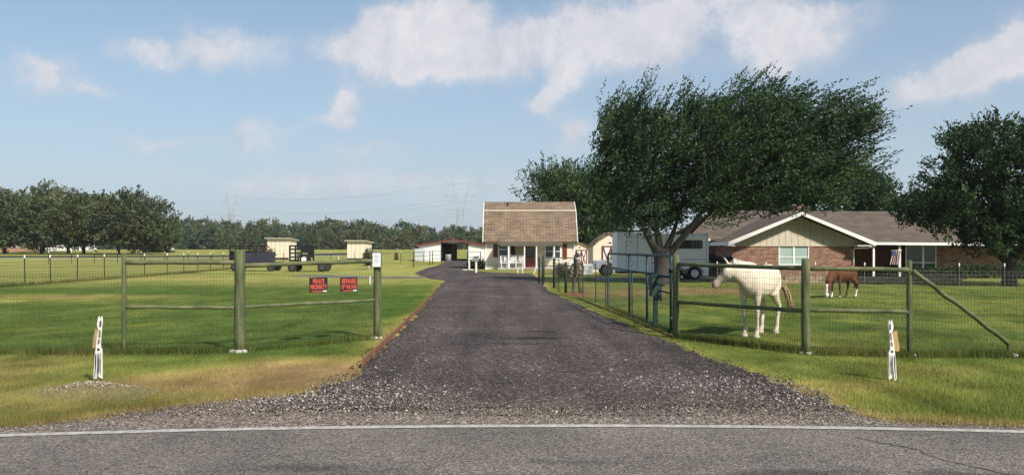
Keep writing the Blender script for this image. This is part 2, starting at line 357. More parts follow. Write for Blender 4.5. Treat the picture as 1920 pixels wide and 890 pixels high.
def speck_mat(name, stops, scale, big=0.25, bigscale=0.6, bump=0.8, rough=0.95, patches=None):
    """aggregate: random coloured cells, darker and paler areas, optional dark patches of painted-in tree shade"""
    m = bpy.data.materials.new(name); m.use_nodes = True; nt = m.node_tree; N = nt.nodes; L = nt.links
    b = N['Principled BSDF']; b.inputs['Roughness'].default_value = rough; b.inputs['Specular IOR Level'].default_value = 0.25
    tc = N.new('ShaderNodeTexCoord'); vo = N.new('ShaderNodeTexVoronoi'); vo.inputs['Scale'].default_value = scale; L.new(tc.outputs['Object'], vo.inputs['Vector'])
    sx = N.new('ShaderNodeSeparateColor'); L.new(vo.outputs['Color'], sx.inputs[0])
    rp = N.new('ShaderNodeValToRGB'); L.new(sx.outputs[0], rp.inputs[0]); e = rp.color_ramp.elements
    e[0].position = stops[0][0]; e[0].color = (*stops[0][1], 1); e[1].position = stops[-1][0]; e[1].color = (*stops[-1][1], 1)
    for p, c in stops[1:-1]: k = e.new(p); k.color = (*c, 1)
    n = N.new('ShaderNodeTexNoise'); n.inputs['Scale'].default_value = bigscale; n.inputs['Detail'].default_value = 6; L.new(tc.outputs['Object'], n.inputs['Vector'])
    mr = N.new('ShaderNodeMapRange'); L.new(n.outputs['Fac'], mr.inputs[0]); mr.inputs[1].default_value = 0.3; mr.inputs[2].default_value = 0.7; mr.inputs[3].default_value = 1 - big; mr.inputs[4].default_value = 1 + big
    v = N.new('ShaderNodeVectorMath'); v.operation = 'SCALE'; L.new(rp.outputs[0], v.inputs[0]); L.new(mr.outputs[0], v.inputs['Scale']); col = v.outputs[0]
    if patches:
        for (x, y, rx, ry, amt) in patches:
            mp = N.new('ShaderNodeMapping'); mp.vector_type = 'TEXTURE'; mp.inputs['Location'].default_value = (x, y, 0); mp.inputs['Scale'].default_value = (rx, ry, 1)
            n3 = N.new('ShaderNodeTexNoise'); n3.inputs['Scale'].default_value = 2.3; n3.inputs['Detail'].default_value = 5; L.new(tc.outputs['Object'], n3.inputs['Vector'])
            ad = N.new('ShaderNodeVectorMath'); ad.operation = 'MULTIPLY_ADD'; L.new(n3.outputs['Color'], ad.inputs[0]); ad.inputs[1].default_value = (0.9, 0.5, 0); 
            L.new(tc.outputs['Object'], ad.inputs[2]); L.new(ad.outputs[0], mp.inputs[0])
            ln = N.new('ShaderNodeVectorMath'); ln.operation = 'LENGTH'; 
            fl = N.new('ShaderNodeVectorMath'); fl.operation = 'MULTIPLY'; fl.inputs[1].default_value = (1, 1, 0); L.new(mp.outputs[0], fl.inputs[0]); L.new(fl.outputs[0], ln.inputs[0])
            m2 = N.new('ShaderNodeMapRange'); m2.interpolation_type = 'SMOOTHSTEP'; L.new(ln.outputs['Value'], m2.inputs[0]); m2.inputs[1].default_value = 0.25; m2.inputs[2].default_value = 1.15; m2.inputs[3].default_value = 1 - amt; m2.inputs[4].default_value = 1
            v2 = N.new('ShaderNodeVectorMath'); v2.operation = 'SCALE'; L.new(col, v2.inputs[0]); L.new(m2.outputs[0], v2.inputs['Scale']); col = v2.outputs[0]
    L.new(col, b.inputs['Base Color'])
    bp = N.new('ShaderNodeBump'); bp.inputs['Strength'].default_value = bump; bp.inputs['Distance'].default_value = 0.01
    L.new(vo.outputs['Distance'], bp.inputs['Height']); L.new(bp.outputs[0], b.inputs['Normal'])
    return m
M_ROAD = speck_mat('worn_chipseal', [(0.0, (0.07, 0.06, 0.053)), (0.3, (0.115, 0.099, 0.088)), (0.6, (0.155, 0.134, 0.118)), (0.85, (0.20, 0.172, 0.15)), (1.0, (0.26, 0.228, 0.20))], 62, 0.24, 0.75, 0.5,
                   patches=[(3.1 - .45, 6.55 - .2, 0.75, 0.16, .5), (3.9, 6.3, .5, .12, .45), (-1.3, 6.45, 0.65, 0.14, .35), (-4.3, 6.2, 1.0, .2, .4), (.9, 6.6, .7, .1, .3)])  # dark patches: shadows of trees out of view, painted into the road colour
M_SHOULD = speck_mat('shoulder_gravel', [(0.0, (0.07, 0.055, 0.048)), (0.4, (0.15, 0.12, 0.10)), (0.75, (0.24, 0.20, 0.165)), (1.0, (0.45, 0.39, 0.33))], 40, 0.22, 1.2, 0.9)
SHADE_PATCHES = [(.95, 15.4, .75, 0.28, .72), (.65, 14.55, .85, .18, .6), (1.05, 16.6, .5, .25, .5), (1.25, 14.15, .6, .14, .5)]  # tree shade on the drive, painted in as darker colour
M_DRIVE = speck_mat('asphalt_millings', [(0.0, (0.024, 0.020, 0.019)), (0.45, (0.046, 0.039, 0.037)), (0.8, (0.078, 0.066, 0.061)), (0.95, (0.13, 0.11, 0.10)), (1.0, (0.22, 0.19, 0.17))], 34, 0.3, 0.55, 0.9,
                    patches=SHADE_PATCHES)
# gravel shoulder, road, edge line and driveway: each its own sheet a few millimetres above the last
xs = np.concatenate([np.arange(-300, -20, 10.0), np.arange(-20, 20, 0.12), np.arange(20, 301, 10.0)])
def shy(x):
    return float(yshoulder(x)) + 0.12 * (float(vnoise(np.array(x * 5.0), np.array(0.0), 77)) - 0.5)
rows = []
for x in xs:
    a, b = float(yline(x)) - 0.25, shy(x); rows.append([(x, a + (b - a) * t, 0.006 + (0.012 if 0 < t < 1 else 0)) for t in (0, .2, .4, .6, .8, 1.0)])
sheet('road_shoulder', rows, M_SHOULD)
sheet('road', [[(x, y, 0.024) for y in (-7.5, -3, 0, 3, 5, 6.5, 7.2)] + [(x, float(yline(x)) + 0.13 + 0.12 * (float(vnoise(np.array(x * 3.1), np.array(2.0), 3)) - 0.5), 0.022)] for x in xs], M_ROAD)
M_LINE = mat('road_line_paint', (0.27, 0.245, 0.22), 0.85, col2=(0.50, 0.465, 0.42), scale=16, bump=0.3, detail=8)
sheet('road_line', [[(x, float(yline(x)) - 0.055 - 0.012 * float(vnoise(np.array(x * 9.0), np.array(0.), 8)), 0.0285), (x, float(yline(x)) + 0.045 + 0.015 * float(vnoise(np.array(x * 9.0), np.array(5.), 8)), 0.0285)] for x in xs], M_LINE)
rows = []; TT = [0, .03] + [i / 60 for i in range(3, 58)] + [.97, 1]
for y in np.concatenate([np.arange(8.26, 20, 0.12), np.arange(20, 60, 0.4), np.arange(60, YD1, 2.0)]):
    a, b = float(xl(y)), float(xr(y)); n = lambda s: 0.22 * (float(vnoise(np.array(y * 2.2), np.array(s), 12)) - 0.5) + 0.10 * (float(vnoise(np.array(y * 7.), np.array(s), 13)) - 0.5)
    a += n(0.0); b += n(9.0); z0 = gzf(0, y)
    wob = lambda xx: max(0.0, 1 - (y - 8.26) / 1.2) * (0.55 * float(vnoise(np.array(xx * 1.1), np.array(3.3), 61)) + 0.22 * float(vnoise(np.array(xx * 5.), np.array(1.), 62)) - .30 + .05 * abs(xx))
    rows.append([(a + (b - a) * t, y + wob(a + (b - a) * t), z0 + (0.0 if t in (0, 1) else (0.028 + 0.012 * math.sin(math.pi * t)) * min(1, .45 + (y - 8.26) * 2))) for t in TT])
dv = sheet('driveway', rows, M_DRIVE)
nt_ = M_DRIVE.node_tree; N_2 = nt_.nodes; tc_ = N_2.new('ShaderNodeTexCoord'); mp_ = N_2.new('ShaderNodeMapping'); mp_.inputs['Scale'].default_value = (1.5, .10, 1); nt_.links.new(tc_.outputs['Object'], mp_.inputs[0])
nn = N_2.new('ShaderNodeTexNoise'); nn.inputs['Scale'].default_value = 1.0; nn.inputs['Detail'].default_value = 4; nt_.links.new(mp_.outputs[0], nn.inputs['Vector'])
mm_ = N_2.new('ShaderNodeMapRange'); nt_.links.new(nn.outputs['Fac'], mm_.inputs[0]); mm_.inputs[1].default_value = .35; mm_.inputs[2].default_value = .65; mm_.inputs[3].default_value = .78; mm_.inputs[4].default_value = 1.42
b_ = N_2['Principled BSDF']; src = b_.inputs['Base Color'].links[0].from_socket; vv = N_2.new('ShaderNodeVectorMath'); vv.operation = 'SCALE'; nt_.links.new(src, vv.inputs[0]); nt_.links.new(mm_.outputs[0], vv.inputs['Scale'])
mu_ = N_2.new('ShaderNodeVectorMath'); mu_.operation = 'MULTIPLY'; nt_.links.new(vv.outputs[0], mu_.inputs[0]); mu_.inputs[1].default_value = (1.08, 1.0, .95); nt_.links.new(mu_.outputs[0], b_.inputs['Base Color'])
M_CRACK = mat('crack_tar', (.045, .04, .037), .9, .3)
for pts in ([(wx(1600, 7.25), 7.22), (3.25, 7.0), (3.42, 6.78), (3.44, 6.5), (3.62, 6.2), (3.8, 5.9)],):
    P_ = []
    for p, q in zip(pts[:-1], pts[1:]): P_ += [(p[0] + (q[0] - p[0]) * t + random.uniform(-.02, .02), p[1] + (q[1] - p[1]) * t + random.uniform(-.015, .015)) for t in (0, .2, .4, .6, .8)]
    sheet('road_crack', [[(x, y, .0275), (x + random.uniform(.006, .014), y + random.uniform(.006, .016), .0275)] for x, y in P_], M_CRACK)
# narrow track turning off to the left, and the pale lane past the far trees
def strip(name, pts, w, m, z=0.03):
    rows = []
    for i, p in enumerate(pts):
        t = (Vector(pts[min(i + 1, len(pts) - 1)]) - Vector(pts[max(i - 1, 0)])).normalized(); s = Vector((-t.y, t.x, 0)) * w / 2
        q = Vector(p); q1 = q + s; q2 = q - s; rows.append([(q1.x, q1.y, gzf(0, q1.y) + z * .4), (q.x, q.y, gzf(0, q.y) + z), (q2.x, q2.y, gzf(0, q2.y) + z * .4)])
    return sheet(name, rows, m)
M_TRACK = speck_mat('dusty_track', [(0.0, (0.09, 0.08, 0.075)), (0.5, (0.15, 0.135, 0.12)), (1.0, (0.25, 0.22, 0.19))], 20, 0.2, 0.5, 0.6)
strip('side_track', [(wx(800, 48.5), 48.5, 0), (wx(740, 48.5), 48.5, 0), (wx(690, 48.8), 48.8, 0), (wx(650, 49.8), 49.8, 0), (wx(610, 51), 51, 0), (wx(575, 52.5), 52.5, 0)], 2.7, M_TRACK, 0.045)
M_LANE = mat('pale_lane', (0.36, 0.33, 0.27), 0.95, 0.2, scale=1.0)
strip('lane', [(-90, 112, 0), (-75, 111, 0), (-62, 112, 0), (-50, 116, 0), (-40, 125, 0), (-30, 140, 0)], 3.4, M_LANE, 0.05)

strip('grove_shade_strip', [(-110, 132, 0), (-80, 132, 0), (-60, 134, 0), (-48, 139, 0), (-36, 150, 0), (-30, 165, 0)], 13.0, mat('grove_shade_dark', (.028, .028, .026), .95, .3, scale=.6), 0.06)  # dark strip standing in for the shade under the left grove
# pale crushed stone heap round the left roadside figure
def stones(name, n, sampler, size, cols, m, kind='stuff', z0=0.012):
    P = sampler(n); n = len(P); s = RNG.uniform(size[0], size[1], n) * RNG.uniform(0.6, 1.4, n)
    base = np.array([[1, 0, 0], [0, 1, 0], [-1, 0, 0], [0, -1, 0], [0, 0, .7], [0, 0, -.7]], float)
    B = base[None] * RNG.uniform(0.55, 1.25, (n, 6, 1)); th = RNG.uniform(0, 6.28, n); c, sn = np.cos(th), np.sin(th)
    X = B[..., 0] * c[:, None] - B[..., 1] * sn[:, None]; Y = B[..., 0] * sn[:, None] + B[..., 1] * c[:, None]
    V = np.stack([X, Y, B[..., 2] + 0.25], 2) * s[:, None, None] + P[:, None, :]
    f = np.array([[0, 1, 4], [1, 2, 4], [2, 3, 4], [3, 0, 4], [1, 0, 5], [2, 1, 5], [3, 2, 5], [0, 3, 5]]); Fc = (np.arange(n)[:, None, None] * 6 + f[None]).reshape(-1, 3)
    cols = np.array(cols); ci = cols[RNG.choice(len(cols), n, p=None)] * RNG.uniform(0.75, 1.25, (n, 1))
    st = np.ones(n)
    for (sx, sy, rx, ry, am) in SHADE_PATCHES: st *= 1 - am * np.exp(-(((P[:, 0] - sx + .45 + .5 * (vnoise(P[:, 0] * 3, P[:, 1] * 3, 5) - .5)) / rx) ** 2 + ((P[:, 1] - sy + .25 + .4 * (vnoise(P[:, 0] * 3, P[:, 1] * 5, 6) - .5)) / ry) ** 2))  # loose stones darkened too where the tree shade is painted
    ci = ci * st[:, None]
    o = link(name, np_mesh(name, V.reshape(-1, 3), Fc, colors={'stone': np.repeat(ci, 6, 0)}), m); o['kind'] = kind; return o
M_STONE = attr_mat('stone', 'stone', 0.95, noise=[(60, 0.2)], spec=0.1)
def drive_stones(n):
    d = 1 / RNG.uniform(1 / 26.0, 1 / 7.6, n); x = RNG.uniform(-5.6, 6.6, n)
    k = in_drive(x, d, 0.12) & (d > 8.3 + .5 * RNG.random(n) ** 3); x, d = x[k], d[k]
    return np.stack([x, d, np.full(len(x), 0.03)], 1)
G = [(0.034, 0.029, 0.027)] * 5 + [(0.052, 0.044, 0.041)] * 7 + [(0.078, 0.066, 0.060)] * 4 + [(0.13, 0.112, 0.10)]
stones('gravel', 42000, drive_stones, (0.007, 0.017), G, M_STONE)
def shoulder_stones(n):
    x = RNG.uniform(-6, 6.6, n); y = RNG.uniform(7.3, 9, n); q = RNG.random(n) < .42; y = np.where(q, 8.15 + np.abs(RNG.normal(0, .75, n)) * (.35 + 1.3 * vnoise(x * 1.3, x * 0 + 4, 90)), y); k = (y > yline(x) + .12) & ((q & in_drive(x, y, .1)) | ((y < yshoulder(x) + .1) & ((y < 8.45) | ~in_drive(x, y, -.1)))); return np.stack([x[k], y[k], np.where(q[k], .034, 0.018)], 1)
stones('shoulder_stones', 42000, shoulder_stones, (0.005, 0.012), [(.13, .105, .09), (.19, .155, .13), (.09, .075, .066), (.28, .24, .2)], M_STONE)
def pale_stones(n):
    a = []
    for (px, py, rx, ry, k) in ((620, 745, .8, .45, .22), (540, 762, .7, .3, .15), (690, 725, .5, .4, .06), (1420, 730, .95, .6, .26), (1300, 720, .6, .5, .06), (1530, 760, .6, .3, .12), (960, 777, 1.6, .12, .07), (1000, 700, 2.2, 1.5, .06)):
        c = gp(px, py); m = int(n * k); a.append(np.stack([c.x + RNG.normal(0, rx, m), c.y + RNG.normal(0, ry, m), np.full(m, 0.032)], 1))
    P = np.concatenate(a); return P[(in_drive(P[:, 0], P[:, 1], 0.15) | (P[:, 1] < yshoulder(P[:, 0]))) & (P[:, 1] > yline(P[:, 0]) + 0.06)]
stones('pale_gravel', 3600, pale_stones, (0.008, 0.019), [(0.30, 0.26, 0.23), (0.2, 0.17, 0.155), (0.40, 0.36, 0.33), (0.15, 0.13, 0.12)], M_STONE)
hc = gp(168, 731)
def heap_z(x, y): return 0.10 * np.exp(-(((x - hc.x) / 0.42) ** 2 + ((y - hc.y) / 0.28) ** 2))
def heap_pts(n):
    x = hc.x + RNG.normal(.05, .27, n); y = hc.y - .06 + .25 * (x - hc.x) + RNG.normal(0, .10, n); return np.stack([x, y, 0.005 + heap_z(x, y)], 1)
hm = [[(hc.x + u, hc.y + v, -0.006 + float(heap_z(hc.x + u, hc.y + v))) for u in np.linspace(-.9, .9, 25)] for v in np.linspace(-.6, .6, 17)]
sheet('stone_heap', hm, mat('heap_soil', (0.2, 0.165, 0.085), 0.95, 0.3, scale=14, bump=.6))
stones('crushed_stone', 650, heap_pts, (0.006, 0.015), [(0.36, 0.31, 0.24), (0.29, 0.24, 0.17), (0.24, 0.19, 0.13), (0.45, 0.40, 0.34)], M_STONE)

# ------------------------------------------------------------------ grass blades
def blades(name, x, y, h, w, m, dark=1.0, lean=0.45):
    n = len(x); c, dry, bare = grass_col(x, y); z = gz(x, y)
    z = z + np.where((np.abs(x - hc.x) < 1) & (np.abs(y - hc.y) < .8), heap_z(x, y), 0)
    th = RNG.uniform(0, 6.28, n); ph = RNG.uniform(0, 6.28, n); ln = RNG.uniform(0.05, lean, n) * h
    dx, dy = np.cos(th) * w, np.sin(th) * w
    b = np.stack([x, y, z - 0.004], 1)
    V = np.stack([b - np.stack([dx, dy, 0 * dx], 1), b + np.stack([dx, dy, 0 * dx], 1), b + np.stack([np.cos(ph) * ln, np.sin(ph) * ln, h], 1)], 1)
    j = RNG.uniform(0.72, 1.38, (n, 1)); yl = np.clip(RNG.normal(0.14, 0.26, (n, 1)), 0, .9)
    c = (c * (1 - yl) + np.array([0.26, 0.24, 0.075]) * yl) * j * dark * 1.08
    o = link(name, np_mesh(name, V.reshape(-1, 3), np.arange(3 * n).reshape(-1, 3), colors={'blade': np.repeat(c, 3, 0)}), m); o['kind'] = 'stuff'; return o
M_BLADE = attr_mat('grass_blade', 'blade', 0.9, translucent=0.25, spec=0.05)
def turf_pts(n, d0, d1):
    d = 1 / RNG.uniform(1 / d1, 1 / d0, n); x = RNG.uniform(-1.0, 1.0, n) * np.maximum(d, 9)
    k = ~in_drive(x, d, 0.0) & (d > yshoulder(x) - 0.12 * RNG.random(n) ** 2); x, d = x[k], d[k]
    thin = RNG.random(len(x)) > 0.55 * grass_col(x, d)[2]; return x[thin], d[thin]
x, y = turf_pts(500000, 7.4, 48)
eg = np.clip(1 - (y - yshoulder(x)) / 0.9, 0, 1)
blades('grass', x, y, RNG.uniform(0.022, 0.055, len(x)) * (1 + .8 * eg * RNG.random(len(x)) + 0.15 * (y < 12)), np.maximum(0.0024, 0.00026 * y), M_BLADE)
# unmown fringe along the fences and the road
def fringe(n, segs, hh):
    X = []; Y = []
    for (p, q, k) in segs:
        m = int(n * k); t = RNG.random(m); X.append(p[0] + (q[0] - p[0]) * t + RNG.normal(0, .10, m)); Y.append(p[1] + (q[1] - p[1]) * t + RNG.normal(0, .10, m))
    X = np.concatenate(X); Y = np.concatenate(Y); return X, Y, RNG.uniform(hh[0], hh[1], len(X))
FA, FB, FC = (-6.4, 13.2), (-4.55, 13.37), (-2.58, 15.36)
FD, FE, FF, FG = (3.2, 15.6), (4.81, 13.1), (6.38, 12.84), (7.98, 12.84)
GH, GE = (3.24, 16.3), (2.81, 23.4)
X, Y, hh = fringe(26000, [((-12, 13.2), FA, .22), (FA, FB, .10), (FB, FC, .10), (FD, FE, .17), (FE, FF, .10), (FF, FG, .12), (FG, (12, 12.84), .18), (GH, GE, .12)], (0.05, 0.17))
blades('long_grass', X, Y, hh, np.full(len(X), 0.0042), M_BLADE, 0.75)
yb = RNG.uniform(31, 78, 7000); xb_ = -23.05 - .02 * np.maximum(0, yb - 50) - .00132 * np.maximum(0, yb - 50) ** 2 + RNG.normal(0, .08, 7000)
blades('boundary_grass', xb_, yb, RNG.uniform(.08, .24, 7000), np.full(7000, .014), M_BLADE, .55)
x = RNG.uniform(-6.5, 6.5, 14000); y = yshoulder(x) + np.abs(RNG.normal(0, .22, 14000)); k = ~in_drive(x, y, .2); x, y = x[k], y[k]
x, y = x[(x < -3.0) | (x > 3.9)], y[(x < -3.0) | (x > 3.9)]
blades('roadside_grass', x, y, RNG.uniform(0.03, 0.10, len(x)), np.full(len(x), 0.0026), M_BLADE, 1.0, 0.8)

# ------------------------------------------------------------------ fences
def wire_mesh(path, zlo, zhi, dx, dz, r=0.0014):
    """woven wire along a path of (x,y): verticals every dx, horizontals every dz"""
    V = []; Fc = []
    def seg(p, q):
        b = len(V); t = Vector(q) - Vector(p); a = t.cross(Vector((0.3, 1, 0.2))).normalized() * r; c = t.cross(a).normalized() * r
        for e in (Vector(p), Vector(q)):
            for (i, j) in ((1, 0), (-.5, .87), (-.5, -.87)): V.append(e + a * i + c * j)
        for k in range(3): k2 = (k + 1) % 3; Fc.append((b + k, b + k2, b + 3 + k2, b + 3 + k))
    for (p, q) in zip(path[:-1], path[1:]):
        L = math.hypot(q[0] - p[0], q[1] - p[1]); n = max(1, int(L / dx))
        for i in range(n):
            t = i / n; x, y = p[0] + (q[0] - p[0]) * t, p[1] + (q[1] - p[1]) * t; g = gzf(x, y); seg((x, y, g + zlo), (x, y, g + zhi))
        nz = int(round((zhi - zlo) / dz)); ns = max(1, int(L / 6))
        for j in range(nz + 1):
            z = zlo + (zhi - zlo) * j / nz
            for k in range(ns):
                a = [p[m] + (q[m] - p[m]) * k / ns for m in (0, 1)]; b = [p[m] + (q[m] - p[m]) * (k + 1) / ns for m in (0, 1)]
                seg((a[0], a[1], gzf(0, a[1]) + z), (b[0], b[1], gzf(0, b[1]) + z))
    return np.array(V), np.array(Fc)
def add_mesh(root, path, zlo, zhi, dx, dz, r=0.0014, m=None, origin=(0, 0)):
    V, Fc = wire_mesh(path, zlo, zhi, dx, dz, r); V = V - np.array([origin[0], origin[1], 0])
    o = link('wire_mesh', np_mesh('wire_mesh', V, Fc), m or M_WIREDARK, root); o['kind'] = 'stuff'; return o
def wobble_pts(p, q, n=7, a=0.006):
    p = Vector(p); q = Vector(q); return [p.lerp(q, i / n) + Vector((random.uniform(-a, a), random.uniform(-a, a), random.uniform(-a, a))) for i in range(n + 1)]
def post(root, x, y, h, r, cap=False, o=(0, 0)):
    mb = MB(); k = 6; pts = [(x - o[0] + random.uniform(-.004, .004), y - o[1], -0.05 + (h + 0.05) * i / k) for i in range(k + 1)]
    mb.tube(pts + [(pts[-1][0], pts[-1][1], h + 0.012)], [r * random.uniform(.96, 1.04) for _ in pts] + [r * 0.7], 14)
    return mb.build('post', M_POST, root)
def rail(root, p, q, r, o=(0, 0), m=None):
    mb = MB(); pts = wobble_pts((p[0] - o[0], p[1] - o[1], p[2]), (q[0] - o[0], q[1] - o[1], q[2])); mb.tube(pts, [r * random.uniform(.93, 1.07) for _ in pts], 10)
    return mb.build('rail', m or M_RAIL, root)
def footing(root, x, y, r, o=(0, 0)):
    mb = MB()
    for i in range(5):
        a = random.uniform(0, 6.28); rr = r * random.uniform(.3, .8); c = Vector((x - o[0] + math.cos(a) * r * .8, y - o[1] + math.sin(a) * r * .6 - .02, 0.0))
        mb.lathe([(rr * .9, 0.0), (rr, .02), (rr * .75, .045), (rr * .3, .055)], c, 7)
    return mb.build('footing', M_CONC, root)

o = FB; root = thing('post_and_rail_fence', 'olive post and rail fence left of the driveway, carrying two red signs', 'fence', (o[0], o[1], 0))
post(root, *FA, 1.65, .036, o=o); post(root, *FB, 1.69, .090, o=o); post(root, *FC, 1.55, .075, o=o)
rail(root, (*FA, 1.50), (*FB, 1.50), .038, o); rail(root, (*FB, 1.45), (*FC, 1.50), .040, o)
rail(root, (*FA, .77), (*FB, .745), .032, o); rail(root, (*FB, .75), (*FC, .75), .030, o)
footing(root, *FB, .13, o); footing(root, *FC, .09, o)
add_mesh(root, [(-13, 13.25), FA, FB, FC], 0.03, 1.36, 0.052, 0.102, 0.0017, origin=o)
o = FE; root = thing('post_and_rail_fence', 'olive post and rail fence with a slanting end brace before the white horse', 'fence', (o[0], o[1], 0))
post(root, *FD, 1.60, .062, o=o); post(root, *FE, 1.555, .072, o=o); post(root, *FF, 1.53, .040, o=o); post(root, *FG, .235, .036, o=o)
rail(root, (*FD, 1.43), (*FE, 1.41), .040, o); rail(root, (*FE, 1.405), (*FF, 1.395), .037, o)
rail(root, (*FD, .69), (*FE, .715), .036, o); rail(root, (*FE, .72), (*FF, .72), .034, o)
b = MB(); pts = wobble_pts((FF[0] - o[0] + .03, FF[1] - o[1] - .03, 1.37), (FG[0] - o[0], FG[1] - o[1], .215), 9, .016); b.tube(pts, [.036 * random.uniform(.9, 1.1) for _ in pts], 10); b.build('brace', M_RAIL, root)
for p in (FE, FF, FG): footing(root, *p, .09, o)
add_mesh(root, [FD, FE, FF, (13, 12.85)], 0.03, 1.32, 0.052, 0.102, 0.0021, origin=o)

# keypad / notice box on the gate post
root = thing('notice_box', 'white boxed notice with faint blue lines on the end fence post beside the driveway', 'notice', (FC[0] + .0, FC[1] - .085, 1.52))
mb = MB(); mb.box(-.075, .075, -.045, -.002, -.135, .135); mb.build('box', M_WHITE, root)
mb = MB(); mb.box(-.084, .084, -.05, 0.0, .135, .15); mb.build('hood', M_POST, root)
mb = MB()
for k, (w, z) in enumerate(((.04, .085), (.05, .055), (.045, .01), (.05, -.02), (.035, -.05))): mb.box(-w, w, -.0475, -.0455, z - .005, z + .005)
mb.build('print', mat('faded_blue_ink', (0.25, 0.32, 0.5), 0.6, .2), root)
mb = MB(); mb.tube([(.07, -.02, .2), (.095, -.02, .18), (.098, -.02, -.1), (.09, -.02, -.16), (.06, -.02, -.175), (.05, -.0, -.17)], .007, 6); mb.build('conduit', mat('grey_conduit', (.12, .13, .12), .5, .2), root)

# the two warning signs wired to the fence
M_SBLACK = mat('sign_black', (0.016, 0.014, 0.014), 0.5, .3); M_SRED = mat('sign_red', (0.55, 0.075, 0.04), 0.5, col2=(0.68, 0.12, 0.075), scale=12); M_SWHITE = mat('sticker_white', (0.7, 0.7, 0.66), .6, .1)
def text_mesh(body, size, width=None, bold=0.0):
    cu = bpy.data.curves.new('lettering', 'FONT'); cu.body = body; cu.size = size; cu.extrude = 0.0012; cu.offset = bold; cu.align_x = 'CENTER'; cu.align_y = 'CENTER'; cu.resolution_u = 3
    ob = bpy.data.objects.new('lettering', cu); COL.objects.link(ob); bpy.context.view_layer.update()
    me = bpy.data.meshes.new_from_object(ob.evaluated_get(bpy.context.evaluated_depsgraph_get())); bpy.data.objects.remove(ob); bpy.data.curves.remove(cu)
    co = np.empty(len(me.vertices) * 3); me.vertices.foreach_get('co', co); co = co.reshape(-1, 3)
    if width: co[:, 0] *= width / (co[:, 0].max() - co[:, 0].min())
    co[:, 1] -= (co[:, 1].max() + co[:, 1].min()) / 2
    me.vertices.foreach_set('co', co.ravel()); me.update(); return me
FANG = math.atan2(FC[1] - FB[1], FC[0] - FB[0])
def sign(px, py, lines, label):
    t = ((px - 450) / 258) ; 
    # intersect the sight line with the fence line
    ux, uy = FC[0] - FB[0], FC[1] - FB[1]; k = (px - CX) / F; s = (k * FB[1] - FB[0]) / (ux - k * uy); x, y = FB[0] + ux * s, FB[1] + uy * s
    nrm = Vector((math.sin(FANG), -math.cos(FANG), 0)); root = thing('warning_sign', label, 'sign', Vector((x, y, wz(py, y))) + nrm * .02, FANG)
    w, h = .187, .135
    mb = MB(); mb.box(-w, w, -.002, .002, -h, h); mb.build('plate', M_SBLACK, root)
    for (tx, zz, size, width, m) in lines:
        o = link('lettering', text_mesh(tx, size, width, .0022), m, root); o.rotation_euler = (R(90), 0, 0); o.location = (0, -.0035, zz)
    mb = MB(); mb.box(w - .10, w - .015, -.0046, -.0024, -h + .012, -h + .032); mb.build('sticker', M_SWHITE, root)
    mb = MB(); mb.box(-w + .05, w - .115, -.0046, -.0024, -h + .014, -h + .028); mb.build('red_line', M_SRED, root)
    for sx in (-1, 1):
        mb = MB(); mb.tube([(sx * (w - .02), -.004, h - .02), (sx * (w - .02), .02, h - .01), (sx * (w - .02), .02, h + .03)], .002, 5); mb.build('wire_tie', M_WIRE, root)
sign(596, 534, [('PRIVATE', .066, .125, .235, M_SRED), ('PROPERTY', -.036, .115, .335, M_SRED)], 'black sign reading PRIVATE PROPERTY in red, the left one on the fence')
sign(653, 533, [('BEWARE', .062, .135, .31, M_SRED), ('OF THE DOG', -.042, .10, .34, M_SRED)], 'black sign reading BEWARE OF THE DOG in red, the right one on the fence')

# open pipe gate on the right of the drive
g0, g1 = Vector((GH[0], GH[1], 0)), Vector((GE[0], GE[1], 0)); gd = (g1 - g0); GL = gd.length; gang = math.atan2(gd.y, gd.x)
root = thing('pipe_gate', 'dark green pipe gate with wire mesh swung open beside the driveway', 'gate', g0, gang)
mb = MB(); zt = 1.585; mb.tube([(.0, 0, .07), (.0, 0, zt - .12), (.04, 0, zt - .03), (.12, 0, zt), (GL - .12, 0, zt + .01), (GL - .03, 0, zt - .03), (GL, 0, zt - .12), (GL, 0, .06), (.0, 0, .07)], .031, 8); mb.build('frame', M_GATE, root)
mb = MB(); mb.tube([(0, 0, 1.15), (GL, 0, 1.2)], .028, 8); mb.build('rail', M_GATE, root)
for s in (.30, .575):
    mb = MB(); mb.tube([(GL * s, 0, .07), (GL * s, 0, zt)], .029, 8); mb.build('upright', M_GATE, root)
mb = MB(); mb.tube([(GL * .53, 0, .07), (GL * .53, 0, 1.18)], .014, 6); mb.build('upright', M_GATE, root)
mb = MB(); mb.tube([(0, 0, .82), (GL * .30, 0, .84)], .02, 8); mb.build('brace', M_GATE, root)
for z in (.3, 1.3):
    mb = MB(); mb.tube([(-.1, 0, z), (.0, 0, z)], .016, 6); mb.tube([(-.02, 0, z - .05), (-.02, 0, z + .05)], .03, 8); mb.build('hinge', M_GATE, root)
add_mesh(root, [(0, 0), (GL, 0)], .08, 1.17, .052, .102, .0016, M_GATE)
V = Vector((2.98, 17.3, 0)); V = Vector((wx(1229, 17.4), 17.4, 0))
root = thing('gate_opener', 'dark green gate opener box on a post beside the open gate', 'gate opener', V, gang)
mb = MB(); mb.box(-.13, .13, -.11, .11, .70, 1.13); mb.box(-.15, .15, -.13, .13, 1.13, 1.155); mb.build('housing', mat('opener_green', (.018, .04, .034), .6, .25), root)
mb = MB(); mb.bar((0, 0, -.02), (0, 0, .70), .09); mb.build('post', M_GATE, root)
mb = MB(); mb.tube([(-.15, .02, .98), (-.75, .0, .96)], .022, 8); mb.tube([(.12, .02, .92), (.8, .06, .95)], .018, 8); mb.build('arm', M_GATE, root)
mb = MB(); mb.box(-.35, -.2, -.06, .06, .62, .74); mb.build('battery_box', M_BLACK, root)

